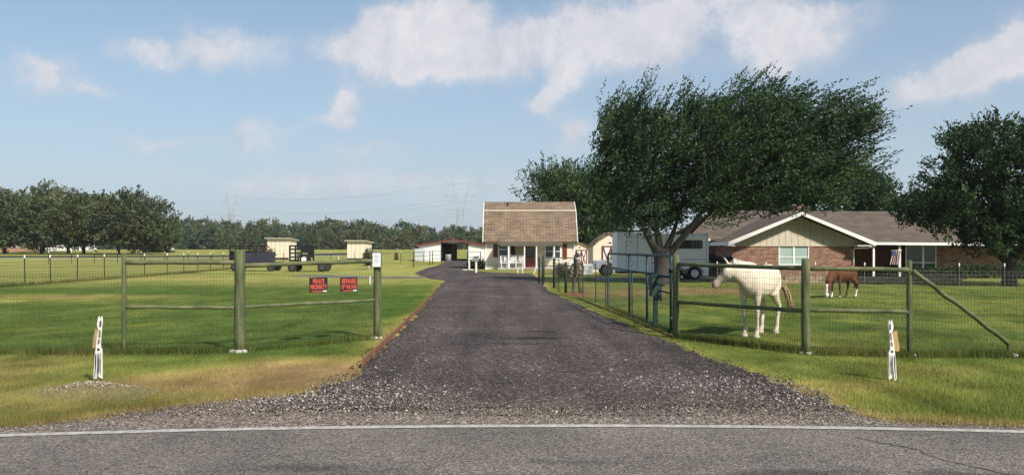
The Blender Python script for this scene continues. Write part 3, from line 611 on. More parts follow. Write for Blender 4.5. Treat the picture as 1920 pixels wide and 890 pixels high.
# wire fence on T-posts along the drive, with thicker green posts at its far end
def tpost(root, x, y, h, capped, o, lean=0.0, w=.035, m=None):
    p = MB(); p.bar((x - o[0], y - o[1], -.05), (x - o[0] + lean, y - o[1], h), w * .35, w); p.bar((x - o[0], y - o[1], -.05), (x - o[0] + lean, y - o[1], h), w, w * .3)
    ob = link('post', p.mesh('post'), m or M_GATE, root); ob.location.z = gzf(x, y) - gzf(*o)
    if capped:
        c = MB(); c.lathe([(.03, -.11), (.033, -.10), (.033, .02), (.022, .045)], (x - o[0] + lean, y - o[1], h), 8); c.build('cap', M_WHITED, ob)
    return ob
o = (2.1, 31.5); root = thing('wire_fence', 'low wire fence on dark posts along the driveway beyond the open gate', 'fence', (*o, 0))
pl = [(1011, 531), (1018, 534), (1039, 540), (1048, 547), (1061, 549), (1093, 560), (1117, 567), (1136, 575)]; pts = [gp(*p) for p in pl]
for (px, py), p in zip(pl, pts):
    thick = px in (1011, 1018, 1039, 1061)
    if thick:
        m = MB(); m.tube([(p.x - o[0], p.y - o[1], -.05), (p.x - o[0], p.y - o[1], 1.32 if px != 1061 else 1.2)], .055 if px != 1018 else .04, 8); m.build('post', mat('dark_green_post', (.016, .026, .017), .8, .3), root)
    else: tpost(root, p.x, p.y, 1.28, False, o, 0, .028, mat('dark_green_post', (.016, .026, .017)))
add_mesh(root, [(p.x, p.y) for p in pts], .05, 1.15, .11, .15, .002, M_WIREDARK, o)
# small gate across, in front of the cottage
p0 = Vector((wx(1016, 41.5), 41.5, 0)); root = thing('pipe_gate', 'short grey pipe gate standing across in front of the cottage porch', 'gate', p0, 0)
wd = wx(1076, 41.5) - p0.x
mb = MB(); mb.tube([(0, 0, .1), (0, 0, 1.3), (wd, 0, 1.26), (wd, 0, .1), (0, 0, .1)], .03, 8); mb.build('frame', mat('grey_pipe', (.16, .18, .17), .5, .2, metal=.3), root)
for z in (.45, .85):
    mb = MB(); mb.tube([(0, 0, z), (wd, 0, z)], .022, 8); mb.build('rail', M_GATE, root)
for s in (0.02, 1):
    mb = MB(); mb.tube([(wd * s + (.06 if s else -.07), 0, -.05), (wd * s + (.06 if s else -.07), 0, 1.42)], .05, 8); mb.build('post', M_GATE, root)

# left boundary fence: white capped T-posts
o = (-23.1, 44.0); root = thing('wire_fence', 'wire fence on white capped posts along the left edge of the lawn', 'fence', (*o, gzf(*o)))
yy = [32.6, 35.2, 37.9, 39.9, 42.5, 45.2, 47.5, 50.3, 53.6, 56.6, 59.4, 62.4, 65.7, 69.0, 72.6, 76.5, 80.5]
pf = [(-23.05 - .02 * max(0, y - 50) - .0022 * max(0, y - 50) ** 2 * .6 + random.uniform(-.05, .05), y) for y in yy]
for x, y in pf: tpost(root, x, y, 1.40, True, o, random.uniform(-.03, .03), .045, M_BLACK)
ob = add_mesh(root, pf, .05, 1.12, .15, .16, .005, M_WIREDARK, o); ob.location.z = -gzf(*o)
# cross fence in the far pasture
o = (-20.0, 98.0); root = thing('wire_fence', 'far pasture fence of white capped posts crossing behind the parked trailers', 'fence', (*o, gzf(*o)))
pf = [(x, 92 + 0.10 * (x + 45) + 3 * math.sin(x * .05)) for x in np.arange(-52, -9, 2.6)]
for x, y in pf: tpost(root, x, y, 1.32, True, o, random.uniform(-.03, .03), .055, M_BLACK)
ob = add_mesh(root, pf, .3, 1.2, 2.6, .22, .004, M_WIREDARK, o); ob.location.z = -gzf(*o)
# yard fence before the brick house
o = (18.0, 37.0); root = thing('wire_fence', 'pale wire mesh fence on white capped posts crossing the lawn before the brick house', 'fence', (*o, 0))
pf = [(wx(px, d), d) for px, d in ((1345, 40), (1436, 39), (1529, 38.3), (1621, 37.3), (1708, 36.4), (1799, 35.6), (1884, 35), (1962, 34.5))]
for x, y in pf: tpost(root, x, y, 1.06, True, o, random.uniform(-.02, .02), .026, mat('galvanised_post', (.2, .2, .18), .6, .2))
add_mesh(root, pf, .05, .74, .15, .17, .0055, mat('pale_wire', (.22, .2, .16), .6, .2), o)

# steel edging along both sides of the drive
def edging(label, pts, h):
    root = thing('lawn_edging', label, 'edging', (pts[0].x, pts[0].y, 0))
    for p, q in zip(pts[:-1], pts[1:]):
        mb = MB(); a = p - pts[0]; b = q - pts[0]; t = (b - a).normalized() * .01; j = random.uniform(-.012, .012); mb.bar((a.x + t.x, a.y + t.y, h / 2 - .03 + j), (b.x - t.x, b.y - t.y, h / 2 - .03 + j), .022, h + .06); mb.build('edging_board', M_RUST, root)
edging('rust brown edging strip along the left side of the driveway', [gp(*p) for p in ((679, 690), (700, 668), (726, 642), (760, 608), (790, 578), (808, 558), (822, 540))], .105)
edging('low brown edging strip along the right side of the driveway by the open gate', [gp(*p) for p in ((1262, 634), (1228, 618), (1180, 598), (1140, 582), (1100, 566), (1084, 558))], .05)

# ------------------------------------------------------------------ roadside cut-out figures
def cutout(px, py, flip, label):
    b = gp(px, py); b.z = 0.06 if not flip else 0.0
    root = thing('wooden_cutout', label, 'lawn ornament', b, R(8) * flip if flip else R(-6)); s = -1 if flip else 1
    P = lambda poly: [(s * (x * 1.12 + .012 - .055 * z), z) for x, z in poly]
    h = .80
    # front board: legs, body, neck, head with two ears
    front = [(-.075, 0), (-.045, 0), (-.018, .20), (-.012, .03), (.026, .0), (.036, .25), (.042, .37), (.026, .40), (.030, .47), (.040, .56), (.050, .64), (.052, .66), (.062, .70), (.064, .755), (.060, .80), (.050, .76), (.036, .755), (.028, .80), (.012, .75), (.002, .70), (.006, .655), (.014, .64), (-.002, .56), (-.020, .47), (-.026, .40), (-.040, .33), (-.055, .2)]
    mb = MB(); mb.prism(P(front), 'y', -.012, .012); mb.build('board', M_WHITED, root)
    tan = mat('tan_plywood', (.36, .22, .08), .8, col2=(.46, .30, .13), scale=9)
    back = [(-.022, .41), (-.006, .62), (-.022, .655), (-.04, .62), (-.062, .53), (-.085, .40), (-.07, .385)] if not flip else [(-.02, .39), (-.012, .62), (-.03, .645), (-.062, .64), (-.085, .52), (-.108, .40), (-.098, .37)]
    mb = MB(); mb.prism(P(back), 'y', .014, .034); mb.build('back_board', tan, root)
    dk = mat('dark_brown_paint', (.04, .028, .022), .7, .3); md = mat('brown_paint', (.20, .13, .07), .7, .3)
    def patch(name, poly, m, y=-.014): mb = MB(); mb.prism(P(poly), 'y', y, -.0118); mb.build(name, m, root)
    patch('face', [(.030, .665), (.046, .66), (.058, .71), (.057, .75), (.040, .735)] if not flip else [(.030, .66), (.050, .665), (.058, .70), (.055, .75), (.040, .74)], dk)
    patch('marking', [(-.060, .02), (-.052, .02), (-.030, .20), (-.022, .34), (-.038, .30)], dk); patch('marking', [(.012, .05), (.02, .05), (.026, .2), (.03, .32), (.02, .34)], md)
    patch('marking', [(.012, .52), (.034, .53), (.044, .60), (.038, .635), (.022, .62)], md); patch('marking', [(-.004, .44), (.02, .45), (.028, .50), (.010, .51)], md)
    gr = mat('grey_paint', (.13, .12, .13), .7, .3)
    patch('marking', [(-.026, .10), (-.010, .06), (.006, .10), (.014, .22), (.004, .34), (-.012, .30), (-.018, .20)], gr); patch('marking', [(-.012, .36), (.018, .36), (.024, .385), (-.006, .395)], dk)
    mb = MB(); mb.bar((0, .03, -.15), (0, .03, .25), .02); mb.build('stake', M_BARKD, root)
cutout(186, 718, False, 'painted wooden animal cutout standing on the stone heap left of the drive')
cutout(1671, 712, True, 'painted wooden animal cutout standing on grass right of the drive')

# ------------------------------------------------------------------ animals and figure: lofted limbs fused into one skin
def fuse(name, mb, voxel, smooth_it, parent, m, paint=None):
    me = mb.mesh(name); ob = bpy.data.objects.new(name, me); COL.objects.link(ob)
    r = ob.modifiers.new('remesh', 'REMESH'); r.mode = 'VOXEL'; r.voxel_size = voxel
    s = ob.modifiers.new('smooth', 'SMOOTH'); s.iterations = smooth_it; s.factor = .5
    bpy.context.view_layer.update(); ev = ob.evaluated_get(bpy.context.evaluated_depsgraph_get()); out = bpy.data.meshes.new_from_object(ev)
    bpy.data.objects.remove(ob); bpy.data.meshes.remove(me); out.name = name
    co = np.empty(len(out.vertices) * 3, np.float32); out.vertices.foreach_get('co', co); co = co.reshape(-1, 3)
    if paint is not None:
        c = np.ones((len(co), 4), np.float32); c[:, :3] = paint(co); at = out.attributes.new('coat', 'FLOAT_COLOR', 'POINT'); at.data.foreach_set('color', c.ravel())
    out.polygons.foreach_set('use_smooth', [True] * len(out.polygons)); out.materials.clear(); out.update()
    return link(name, out, m, parent)
M_COAT = attr_mat('horse_coat', 'coat', 0.75, noise=[(5, 0.08), (40, 0.10)], spec=.25)
def nz(P, sc, s):   # cheap 3-D noise for coat patterns
    return 0.5 * vnoise(P[:, 0] * sc + 3.1 * P[:, 2], P[:, 1] * sc - 2.3 * P[:, 2], s) + 0.5 * vnoise(P[:, 2] * sc + 7, P[:, 0] * sc * .7 + P[:, 1] * sc, s + 1)
def horse(label, loc, yaw, scale, neck, feet, paint, mane_m, tail_pts, tail_m, hoof_m, eye=True):
    """local x forward, y to the animal's left. neck: base, mid, poll, then head axis to the muzzle. feet: FL FR HL HR ground offsets"""
    root = thing('horse', label, 'horse', loc, yaw); root.scale = (scale,) * 3
    b = MB()
    # barrel: rump to chest
    b.tube([(-.74, 0, 1.10), (-.68, 0, 1.13), (-.55, 0, 1.14), (-.38, 0, 1.12), (-.15, 0, 1.06), (.10, 0, 1.04), (.32, 0, 1.06), (.50, 0, 1.09), (.62, 0, 1.09), (.69, 0, 1.08)],
           [(.10, .12), (.19, .20), (.265, .28), (.27, .29), (.285, .315), (.295, .33), (.27, .33), (.235, .31), (.18, .25), (.09, .14)], 18)
    b.tube([(.02, 0, 1.24), (.22, 0, 1.31), (.36, 0, 1.37), (.46, 0, 1.33), (.52, 0, 1.25)], [(.05, .05), (.09, .07), (.09, .08), (.09, .09), (.06, .06)], 10)   # withers
    nb, nm, po, mu = [Vector(p) for p in neck]
    b.tube([nb + (nb - nm).normalized() * .15, nb, nb.lerp(nm, .5), nm, nm.lerp(po, .6), po], [(.16, .26), (.17, .32), (.14, .28), (.115, .23), (.095, .185), (.075, .13)], 14)
    hd = (mu - po); L = hd.length; hd.normalize()
    side = hd.cross(Vector((0, 0, 1))).normalized(); up = side.cross(hd).normalized()
    ax = lambda t, o: po + hd * (L * t) + up * o
    b.tube([ax(-.10, -.01), ax(.02, -.03), ax(.18, -.055), ax(.34, -.055), ax(.52, -.035), ax(.70, -.02), ax(.86, -.015), ax(.97, -.02), ax(1.03, -.022)],
           [(.055, .08), (.088, .135), (.105, .18), (.108, .178), (.088, .135), (.074, .108), (.072, .10), (.066, .086), (.038, .052)], 14)
    for s in (-1, 1):
        e = ax(.0, .06) + side * (s * .055); b.tube([e, e + up * .06 - hd * .03 + side * s * .012, e + up * .115 - hd * .045 + side * s * .02, e + up * .145 - hd * .045 + side * s * .016], [(.022, .03), (.03, .022), (.02, .016), (.008, .008)], 8)
        n = ax(.95, .01) + side * (s * .045); b.tube([n - hd * .02, n + hd * .02], .018, 8)
    fl, fr, hl, hr = [Vector((*f, 0)) for f in feet]
    for f, s in ((fl, 1), (fr, -1)):
        t = Vector((.47, s * .15, 1.02)); k = Vector((t.x * .35 + f.x * .65 + .015, f.y * .7 + t.y * .3, .50)); c = Vector((f.x - .01, f.y, .14))
        b.tube([t + Vector((-.02, 0, .10)), t, t.lerp(k, .35), t.lerp(k, .75), k + Vector((0, 0, .05)), k, k - Vector((0, 0, .07)), k.lerp(c, .5), c + Vector((0, 0, .07)), c, Vector((f.x + .035, f.y, .06)), Vector((f.x + .05, f.y, 0.0))],
               [(.09, .15), (.095, .14), (.072, .10), (.048, .066), (.046, .054), (.054, .058), (.042, .045), (.034, .040), (.036, .042), (.042, .046), (.046, .052), (.056, .066)], 12)
    for f, s in ((hl, 1), (hr, -1)):
        t = Vector((-.52, s * .14, 1.06)); st = Vector((-.42, s * .15, .83)); hk = Vector((f.x - .14, f.y * .7 + s * .045, .56)); c = Vector((f.x - .035, f.y, .15))
        b.tube([t + Vector((0, 0, .08)), t.lerp(st, .4), st, st.lerp(hk, .45), st.lerp(hk, .8), hk, hk - Vector((-.012, 0, .09)), hk.lerp(c, .55), c + Vector((0, 0, .06)), c, Vector((f.x + .02, f.y, .06)), Vector((f.x + .04, f.y, 0.0))],
               [(.12, .17), (.135, .19), (.105, .16), (.075, .115), (.056, .075), (.052, .072), (.042, .056), (.037, .045), (.038, .045), (.044, .048), (.046, .052), (.056, .066)], 12)
    body = fuse('body', b, .0155, 7, root, M_COAT, lambda P: paint(P, dict(po=po, mu=mu, hd=hd, up=up, side=side, L=L, feet=(fl, fr, hl, hr))))
    for f in (fl, fr, hl, hr):
        m = MB(); m.lathe([(.068, -.005), (.064, .02), (.052, .062)], (f.x + .046, f.y, 0.0), 12); m.build('hoof', hoof_m, root)
    if eye:
        for s in (-1, 1):
            m = MB(); c = ax(.36, .035) + side * (s * .088)
            m.lathe([(.004, -.016), (.014, -.010), (.019, 0), (.014, .010), (.004, .016)], c, 10); m.build('eye', M_BLACK, root)
    # mane: overlapping locks down one side of the crest
    rng = random.Random(3); m = MB()
    for i in range(46):
        t = i / 45; base = (nb + Vector((-.12, 0, .02))).lerp(nm, t * 1.6) if t < .62 else nm.lerp(po, (t - .62) / .38)
        w = .24 - .11 * t; c = base + Vector((0, 0, 0)); d = (nm - nb).normalized() if t < .62 else (po - nm).normalized(); sd_ = d.cross(Vector((0, 0, 1))).normalized(); cr = sd_.cross(d).normalized()
        if cr.z < 0: cr = -cr
        p0 = c + cr * w; s = 1 if rng.random() < .8 else -1; ln = rng.uniform(.10, .2)
        m.tube([p0 - cr * .03, p0 + cr * .015 - sd_ * s * .03, p0 - sd_ * s * (.07) - cr * ln * .5, p0 - sd_ * s * .085 - cr * ln], [(.012, .018), (.014, .02), (.011, .016), (.003, .005)], 5)
    for i in range(7):
        p0 = ax(-.02, .07) + side * rng.uniform(-.03, .03); m.tube([p0, p0 + up * .02 + hd * .05, p0 + hd * .15 + up * .0], [.012, .012, .003], 5)
    m.build('mane', mane_m, root)
    m = MB(); tp = [Vector(p) for p in tail_pts]
    for i in range(60):
        a = rng.uniform(0, 6.28); r = [.012, .045, .07, .075, .10]; ps = []
        q = rng.uniform(.3, 1.0)
        for j, p in enumerate(tp): ps.append(p + Vector((math.cos(a) * r[j] * q + rng.uniform(-.012, .012) * j, math.sin(a) * r[j] * q, rng.uniform(-.04, .04) * (j == len(tp) - 1))))
        m.tube(ps, [.012, .012, .010, .007, .002], 4)
    m.build('tail', tail_m, root)
    return root
def paint_white(P, k):
    n = nz(P, 5, 3); base = np.array([.66, .565, .44]) * (0.90 + .2 * n)[:, None]
    n2_ = nz(P, 14, 31); under = np.clip((1.0 - P[:, 2]) / .35, 0, 1) * np.clip((P[:, 0] - .2) / .4, 0, 1); shade_dirt = np.clip(.55 * under * n2_ * 1.6 + (n2_ > .70) * .15, 0, .6); base = base * (1 - shade_dirt[:, None]) + np.array([.25, .19, .13]) * shade_dirt[:, None]  # chest and underside shade painted into the coat, plus mottled dirt
    t = ((P - np.array(k['po'])) @ np.array(k['hd'])) / k['L']; near = np.linalg.norm(P - (np.array(k['po']) + np.clip(t, 0, 1.05)[:, None] * np.array(k['hd']) * k['L']), axis=1) < .2
    pink = np.clip((t - .52) / .35, 0, 1) * near; base = base * (1 - .75 * pink[:, None]) + np.array([.64, .43, .36]) * .75 * pink[:, None]
    # dark skin round eyes and nostrils
    for tt, oo, ss, r, cdk in ((.36, .04, .092, .06, (.14, .10, .09)), (.93, .012, .06, .04, (.06, .035, .03)), (.02, .08, .035, .035, (.07, .055, .045))):
        for s in (-1, 1):
            c = np.array(k['po'] + k['hd'] * (k['L'] * tt) + k['up'] * oo + k['side'] * (s * ss)); d = np.clip(1.35 - np.linalg.norm(P - c, axis=1) / r, 0, 1)[:, None]; base = base * (1 - d) + np.array(cdk) * d
    low = np.clip((.75 - P[:, 2]) / .3, 0, 1) * (n > .58); base = base * (1 - .25 * low[:, None])
    return base
HF, HR_ = Vector((4.70, 15.72, 0)), None
yaw = math.atan2(-.80, -.60)
tanhair = mat('tan_hair', (.20, .13, .075), .8, col2=(.40, .30, .20), scale=9); creamhair = mat('cream_hair', (.5, .45, .38), .8, .15, scale=9)
hoofp = mat('pale_hoof', (.42, .37, .29), .6, .2); hoofd = mat('dark_hoof', (.05, .045, .04), .6, .2)
fwd = Vector((math.cos(yaw), math.sin(yaw), 0)); wl = HF - fwd * .44
horse('white horse with pink muzzle and tan tail standing behind the right fence', (wl.x, wl.y, 0), yaw, 1.0,
      [(.50, 0, 1.16), (.80, -.06, 1.28), (1.01, -.20, 1.40), (1.13, -.50, 1.00)],
      [(.47, .13), (.40, -.13), (-.60, .15), (-.50, -.13)], paint_white, creamhair,
      [(-.70, .03, 1.22), (-.84, .13, 1.10), (-.93, .25, .86), (-.96, .31, .62), (-.99, .35, .40)], tanhair, hoofp)
def paint_brown(P, k):
    n = nz(P, 6, 8); base = np.array([.115, .042, .019]) * (.8 + .4 * n)[:, None]
    t = ((P - np.array(k['po'])) @ np.array(k['hd'])) / k['L']; w = np.abs((P - np.array(k['po'])) @ np.array(k['side'])); u = (P - np.array(k['po'])) @ np.array(k['up'])
    bl = (t > .12) & (t < 1.1) & (w < .06) & (u > .0) | ((t > .78) & (t < 1.1) & (P[:, 2] < .35) & (P[:, 0] > .7)); base[bl] = (.68, .62, .55)
    for i, f in enumerate(k['feet']):
        s = (np.hypot(P[:, 0] - f.x, P[:, 1] - f.y) < .2) & (P[:, 2] < (.10, .26, .36, .02)[i]); base[s] = (.66, .60, .53)
        d = (np.hypot(P[:, 0] - f.x, P[:, 1] - f.y) < .3) & (P[:, 2] < .62) & ~s; base[d] *= .55
    return base
redhair = mat('chestnut_hair', (.12, .04, .018), .75, .3, scale=9)
bp_ = gp(1582, 558); horse('chestnut horse with white socks grazing on the lawn before the brick house', (bp_.x, bp_.y, 0), math.atan2(-.52, -.85), .82,
      [(.52, 0, 1.10), (.84, 0, .93), (1.10, .03, .68), (1.22, .05, .10)], [(.42, .13), (.62, -.13), (-.62, .14), (-.34, -.13)], paint_brown, redhair,
      [(-.72, 0, 1.22), (-.82, .0, 1.08), (-.84, .02, .85), (-.82, .03, .62), (-.82, .04, .40)], redhair, hoofd)
def paint_black(P, k): return np.array([.012, .011, .012]) * (.8 + .5 * nz(P, 6, 5))[:, None]
blackhair = mat('black_hair', (.01, .01, .011), .7, .3)
kp = Vector((wx(1346, 46.0), 46.0, 0)); horse('black horse half hidden behind the white horse, next to the trailer', (kp.x + .42, kp.y + .3, 0), math.atan2(-.42, -.9), .92,
      [(.52, 0, 1.14), (.82, -.02, 1.34), (1.00, -.08, 1.48), (1.16, -.42, 1.16)], [(.46, .13), (.44, -.13), (-.5, .14), (-.6, -.13)], paint_black, blackhair,
      [(-.72, 0, 1.22), (-.82, .0, 1.08), (-.84, .02, .85), (-.82, .03, .62), (-.82, .04, .40)], blackhair, hoofd, False)

# rustic figure by the drive
sp = gp(1082, 555); root = thing('garden_statue', 'rustic dark garden figure with a pale head on a terracotta base beside the driveway', 'statue', sp, R(-10))
b = MB()
b.tube([(-.13, 0, .14), (-.13, .02, .42), (-.09, 0, .78), (-.05, 0, .86)], [(.06, .06), (.055, .055), (.075, .075), (.08, .08)], 10); b.tube([(.12, 0, .14), (.08, -.03, .45), (.10, 0, .78), (.05, 0, .86)], [(.06, .06), (.05, .055), (.075, .075), (.08, .08)], 10)
b.tube([(0, 0, .78), (0, 0, .92), (0, 0, 1.10), (0, 0, 1.22), (0, 0, 1.27)], [(.13, .09), (.12, .09), (.15, .10), (.14, .09), (.06, .06)], 12)
b.tube([(0, 0, 1.24), (0, 0, 1.33)], .05, 8)
b.tube([(-.14, 0, 1.2), (-.22, -.02, 1.0), (-.2, -.1, .82), (-.12, -.16, .80)], [.05, .042, .036, .03], 8); b.tube([(.14, 0, 1.2), (.24, .0, 1.02), (.22, -.08, .82), (.14, -.14, .86)], [.05, .042, .036, .03], 8)
for s in (-1, 1): b.tube([(s * .12, .02, .12), (s * .13, -.10, .13), (s * .13, -.16, .12)], [(.05, .035), (.045, .035), (.03, .02)], 8)
fuse('body', b, .016, 3, root, mat('rusty_bronze', (.03, .024, .018), .7, col2=(.12, .095, .07), scale=7, bump=.5))
m = MB(); m.lathe([(.02, 0), (.07, .03), (.085, .08), (.08, .13), (.05, .18), (.015, .20)], (0, -.005, 1.31), 12); m.build('head', mat('pale_stone', (.55, .53, .48), .8, .15), root)
m = MB(); m.lathe([(.15, 0), (.155, .01), (.08, .03), (.08, .09), (.04, .12)], (0, 0, 1.47), 12); m.build('hat', M_BARKD, root)
m = MB(); m.box(-.34, .34, -.22, .22, -.02, .11); m.build('base', mat('terracotta', (.22, .10, .06), .9, .3, bump=.4), root)
m = MB(); m.tube([(.21, -.05, .1), (.21, -.04, 1.02)], .02, 6); m.build('staff', mat('bleached_wood', (.4, .36, .3), .9, .2), root)

# ------------------------------------------------------------------ trees
def leaf_mat(name): return attr_mat(name, 'leaf', 0.62, translucent=0.3, spec=0.35)
M_LEAF = leaf_mat('leaf')
def leaves_mesh(C, Dr, ln, wd, col):
    """one kite shaped leaf per row: centre, direction, length, width, colour"""
    n = len(C); rnd = RNG.normal(0, 1, (n, 3)); S = np.cross(Dr, rnd); S /= np.linalg.norm(S, axis=1, keepdims=True) + 1e-9
    a = C - Dr * ln[:, None] * .5; e = C + Dr * ln[:, None] * .5; m1 = C + S * wd[:, None] * .5 - Dr * ln[:, None] * .06; m2 = C - S * wd[:, None] * .5 - Dr * ln[:, None] * .06
    V = np.stack([a, m1, e, m2], 1).reshape(-1, 3); return np_mesh('crown', V, np.arange(4 * n).reshape(-1, 4), colors={'leaf': np.repeat(col, 4, 0)})
def crown(ells, ntwig, per, twig_len, leaf, wind, cols, spread=0.35, shell=0.55, bend=None, jit=.55, fuzz=.55, clus=1, cr=.28):
    """twigs start inside a union of ellipsoids (cx,cy,cz,rx,ry,rz) and carry leaves along them; wind(points)->direction"""
    full = ntwig; ntwig = ntwig // clus
    E = np.array(ells, float); vol = E[:, 3] * E[:, 4] * E[:, 5]; vol = vol ** .75
    idx = RNG.choice(len(E), ntwig, p=vol / vol.sum()); d = RNG.normal(0, 1, (ntwig, 3)); d /= np.linalg.norm(d, axis=1, keepdims=True)
    r = RNG.random(ntwig) ** (1 / 3.0); r = np.where(RNG.random(ntwig) < shell, .72 + .30 * RNG.random(ntwig), r)
    lump = 1 + .16 * np.sin(d[:, 0] * 5 + idx) * np.cos(d[:, 2] * 6 + idx * 2) + .10 * np.sin(d[:, 1] * 9 + idx * 3)
    P = E[idx, :3] + d * E[idx, 3:] * (r * lump)[:, None]
    w = wind(P, d); td = w + RNG.normal(0, spread, (ntwig, 3)); td /= np.linalg.norm(td, axis=1, keepdims=True)
    tl = RNG.uniform(twig_len[0], twig_len[1], ntwig); gain = RNG.uniform(.68, 1.4, ntwig)
    cols = np.array(cols); tc = cols[RNG.integers(0, len(cols), ntwig)] * gain[:, None]
    if clus > 1:
        P = np.repeat(P, clus, 0); td = np.repeat(td, clus, 0); tl = np.repeat(tl, clus) * RNG.uniform(.55, 1.1, ntwig * clus); tc = np.repeat(tc, clus, 0); ntwig = len(P)
        P = P + RNG.normal(0, cr, (ntwig, 3)); td = td + RNG.normal(0, .22, (ntwig, 3)); td /= np.linalg.norm(td, axis=1, keepdims=True)
    t = (np.arange(per) + RNG.random((ntwig, per))) / per
    bd = np.zeros(3) if bend is None else np.array(bend)
    C = P[:, None, :] + td[:, None, :] * (t * tl[:, None])[..., None] + bd * (t ** 2 * tl[:, None])[..., None] + RNG.normal(0, leaf[0] * fuzz, (ntwig, per, 3)) * (1.25 - t)[..., None]
    Dr = td[:, None, :] + bd * t[..., None] * 1.5 + RNG.normal(0, jit, (ntwig, per, 3)); Dr /= np.linalg.norm(Dr, axis=2, keepdims=True)
    n = ntwig * per; ln = RNG.uniform(.7, 1.3, n) * leaf[0]; wd = RNG.uniform(.7, 1.2, n) * leaf[1]
    c = np.repeat(tc, per, 0) * RNG.uniform(.7, 1.35, (n, 1))
    return leaves_mesh(C.reshape(-1, 3), Dr.reshape(-1, 3), ln, wd, c), P
def limbs(mb, specs, n=9):
    for pts, r0, r1 in specs:
        k = len(pts); rs = [r0 + (r1 - r0) * (i / (k - 1)) ** .8 for i in range(k)]; mb.tube(pts, rs, n)
def bez(p, q, bend, k=7):
    p, q = Vector(p), Vector(q); m = p.lerp(q, .5) + Vector(bend); return [p.lerp(m, t).lerp(m.lerp(q, t), t) for t in [i / (k - 1) for i in range(k)]]
def pick_twigs(mb, P, origin, count, r):
    for i in RNG.choice(len(P), count): 
        p = Vector(P[i]); o = Vector(origin); a = o.lerp(p, .35 + .3 * random.random()); a.z = min(a.z, p.z); mb.tube(bez(a, p, (0, 0, .3), 5), [r, r * .8, r * .6, r * .4, r * .2], 5)

GREEN = [(.022, .048, .013), (.032, .066, .017), (.045, .082, .022), (.027, .056, .018)]
# --- big wind-blown tree at the gate
TD = 40.0; tb = Vector((wx(1240, TD), TD, 0)); root = thing('broadleaf_tree', 'largest tree, swept to the right by wind, before the white trailer', 'tree', tb)
def lp(px, py, dy=0.0): return (wx(px, TD) - tb.x, dy, wz(py, TD))
s = TD / F
EL = [(1178, 335, 72, 100, 2.4), (1160, 270, 48, 60, 1.7), (1245, 295, 100, 85, 2.9), (1325, 280, 95, 88, 3.0), (1400, 265, 85, 90, 2.9), (1440, 215, 40, 45, 1.6), (1485, 258, 82, 68, 2.6), (1555, 240, 60, 50, 1.9), (1590, 262, 42, 36, 1.5), (1385, 350, 120, 58, 2.6), (1490, 335, 80, 45, 2.2), (1180, 392, 58, 40, 2.0), (1265, 380, 85, 46, 2.4), (1530, 315, 50, 34, 1.4), (1545, 335, 48, 40, 1.7), (1475, 362, 85, 34, 2.2), (1150, 250, 30, 50, 1.2), (1222, 408, 40, 24, 1.5), (1315, 395, 45, 24, 1.6)]
ells = [(wx(a, TD) - tb.x, 0, wz(b, TD), c * s, e, d * s) for a, b, c, d, e in EL]
def wind_big(P, d):
    u = np.clip((P[:, 0] + 3.6) / 14.0, 0, 1); up = 1.0 - .55 * u; w = np.stack([.22 + .75 * u, 0 * u, up], 1)
    low = np.clip((4.5 - P[:, 2]) / 3.0, 0, 1); w[:, 2] -= low * .8; w[:, 0] -= low * .2; return w + d * .18
me, P = crown(ells, 5850, 23, (.6, 1.55), (.155, .085), wind_big, GREEN, .22, .5, (.34, 0, .05), .55, .6, clus=9, cr=.26)
link('crown', me, M_LEAF, root)
# loose shoots along the top
SH_ = [(1125, 215), (1150, 190), (1185, 165), (1200, 150), (1240, 165), (1290, 165), (1345, 185), (1370, 165), (1395, 140), (1410, 130), (1440, 165), (1480, 170), (1500, 165), (1530, 175), (1560, 180), (1590, 190), (1615, 195), (1635, 215), (1630, 250), (1640, 275), (1615, 290)]
n = len(SH_) * 9; Pc = np.array([lp(a + random.uniform(-18, 18), b + 34 + random.uniform(-6, 25), random.uniform(-1.2, 1.2)) for a, b in SH_ for _ in range(9)])
u = np.clip((Pc[:, 0] + 3.6) / 14, 0, 1); dd = np.stack([.25 + .7 * u, RNG.normal(0, .15, n), .95 - .5 * u], 1) + RNG.normal(0, .12, (n, 3)); dd /= np.linalg.norm(dd, axis=1, keepdims=True)
tl = RNG.uniform(1.0, 2.1, n) * (1 - .35 * u); per = 20; t = RNG.random((n, per)); C = Pc[:, None] + dd[:, None] * (t * tl[:, None])[..., None] + RNG.normal(0, .05, (n, per, 3)) 
Dr = dd[:, None] + RNG.normal(0, .4, (n, per, 3)); Dr /= np.linalg.norm(Dr, axis=2, keepdims=True); N_ = n * per
o2 = link('shoots', leaves_mesh(C.reshape(-1, 3), Dr.reshape(-1, 3), RNG.uniform(.10, .19, N_), RNG.uniform(.05, .09, N_), np.array(GREEN)[RNG.integers(0, 4, N_)] * .9), M_LEAF, root)
mb = MB()
for i in range(n): p_ = Vector(Pc[i]); mb.tube([p_ - Vector(dd[i]) * .6, p_ + Vector(dd[i]) * tl[i] * .5, p_ + Vector(dd[i]) * tl[i]], [.016, .010, .004], 4)
mb.build('shoot_stems', M_BARKD, root)
mb = MB()
mb.tube([(.03, 0, -.1), (.02, 0, .15), (0, 0, .6), (0, 0, 1.05), (.02, 0, 1.4), (.03, 0, 1.75)], [.50, .42, .36, .36, .40, .42], 14)
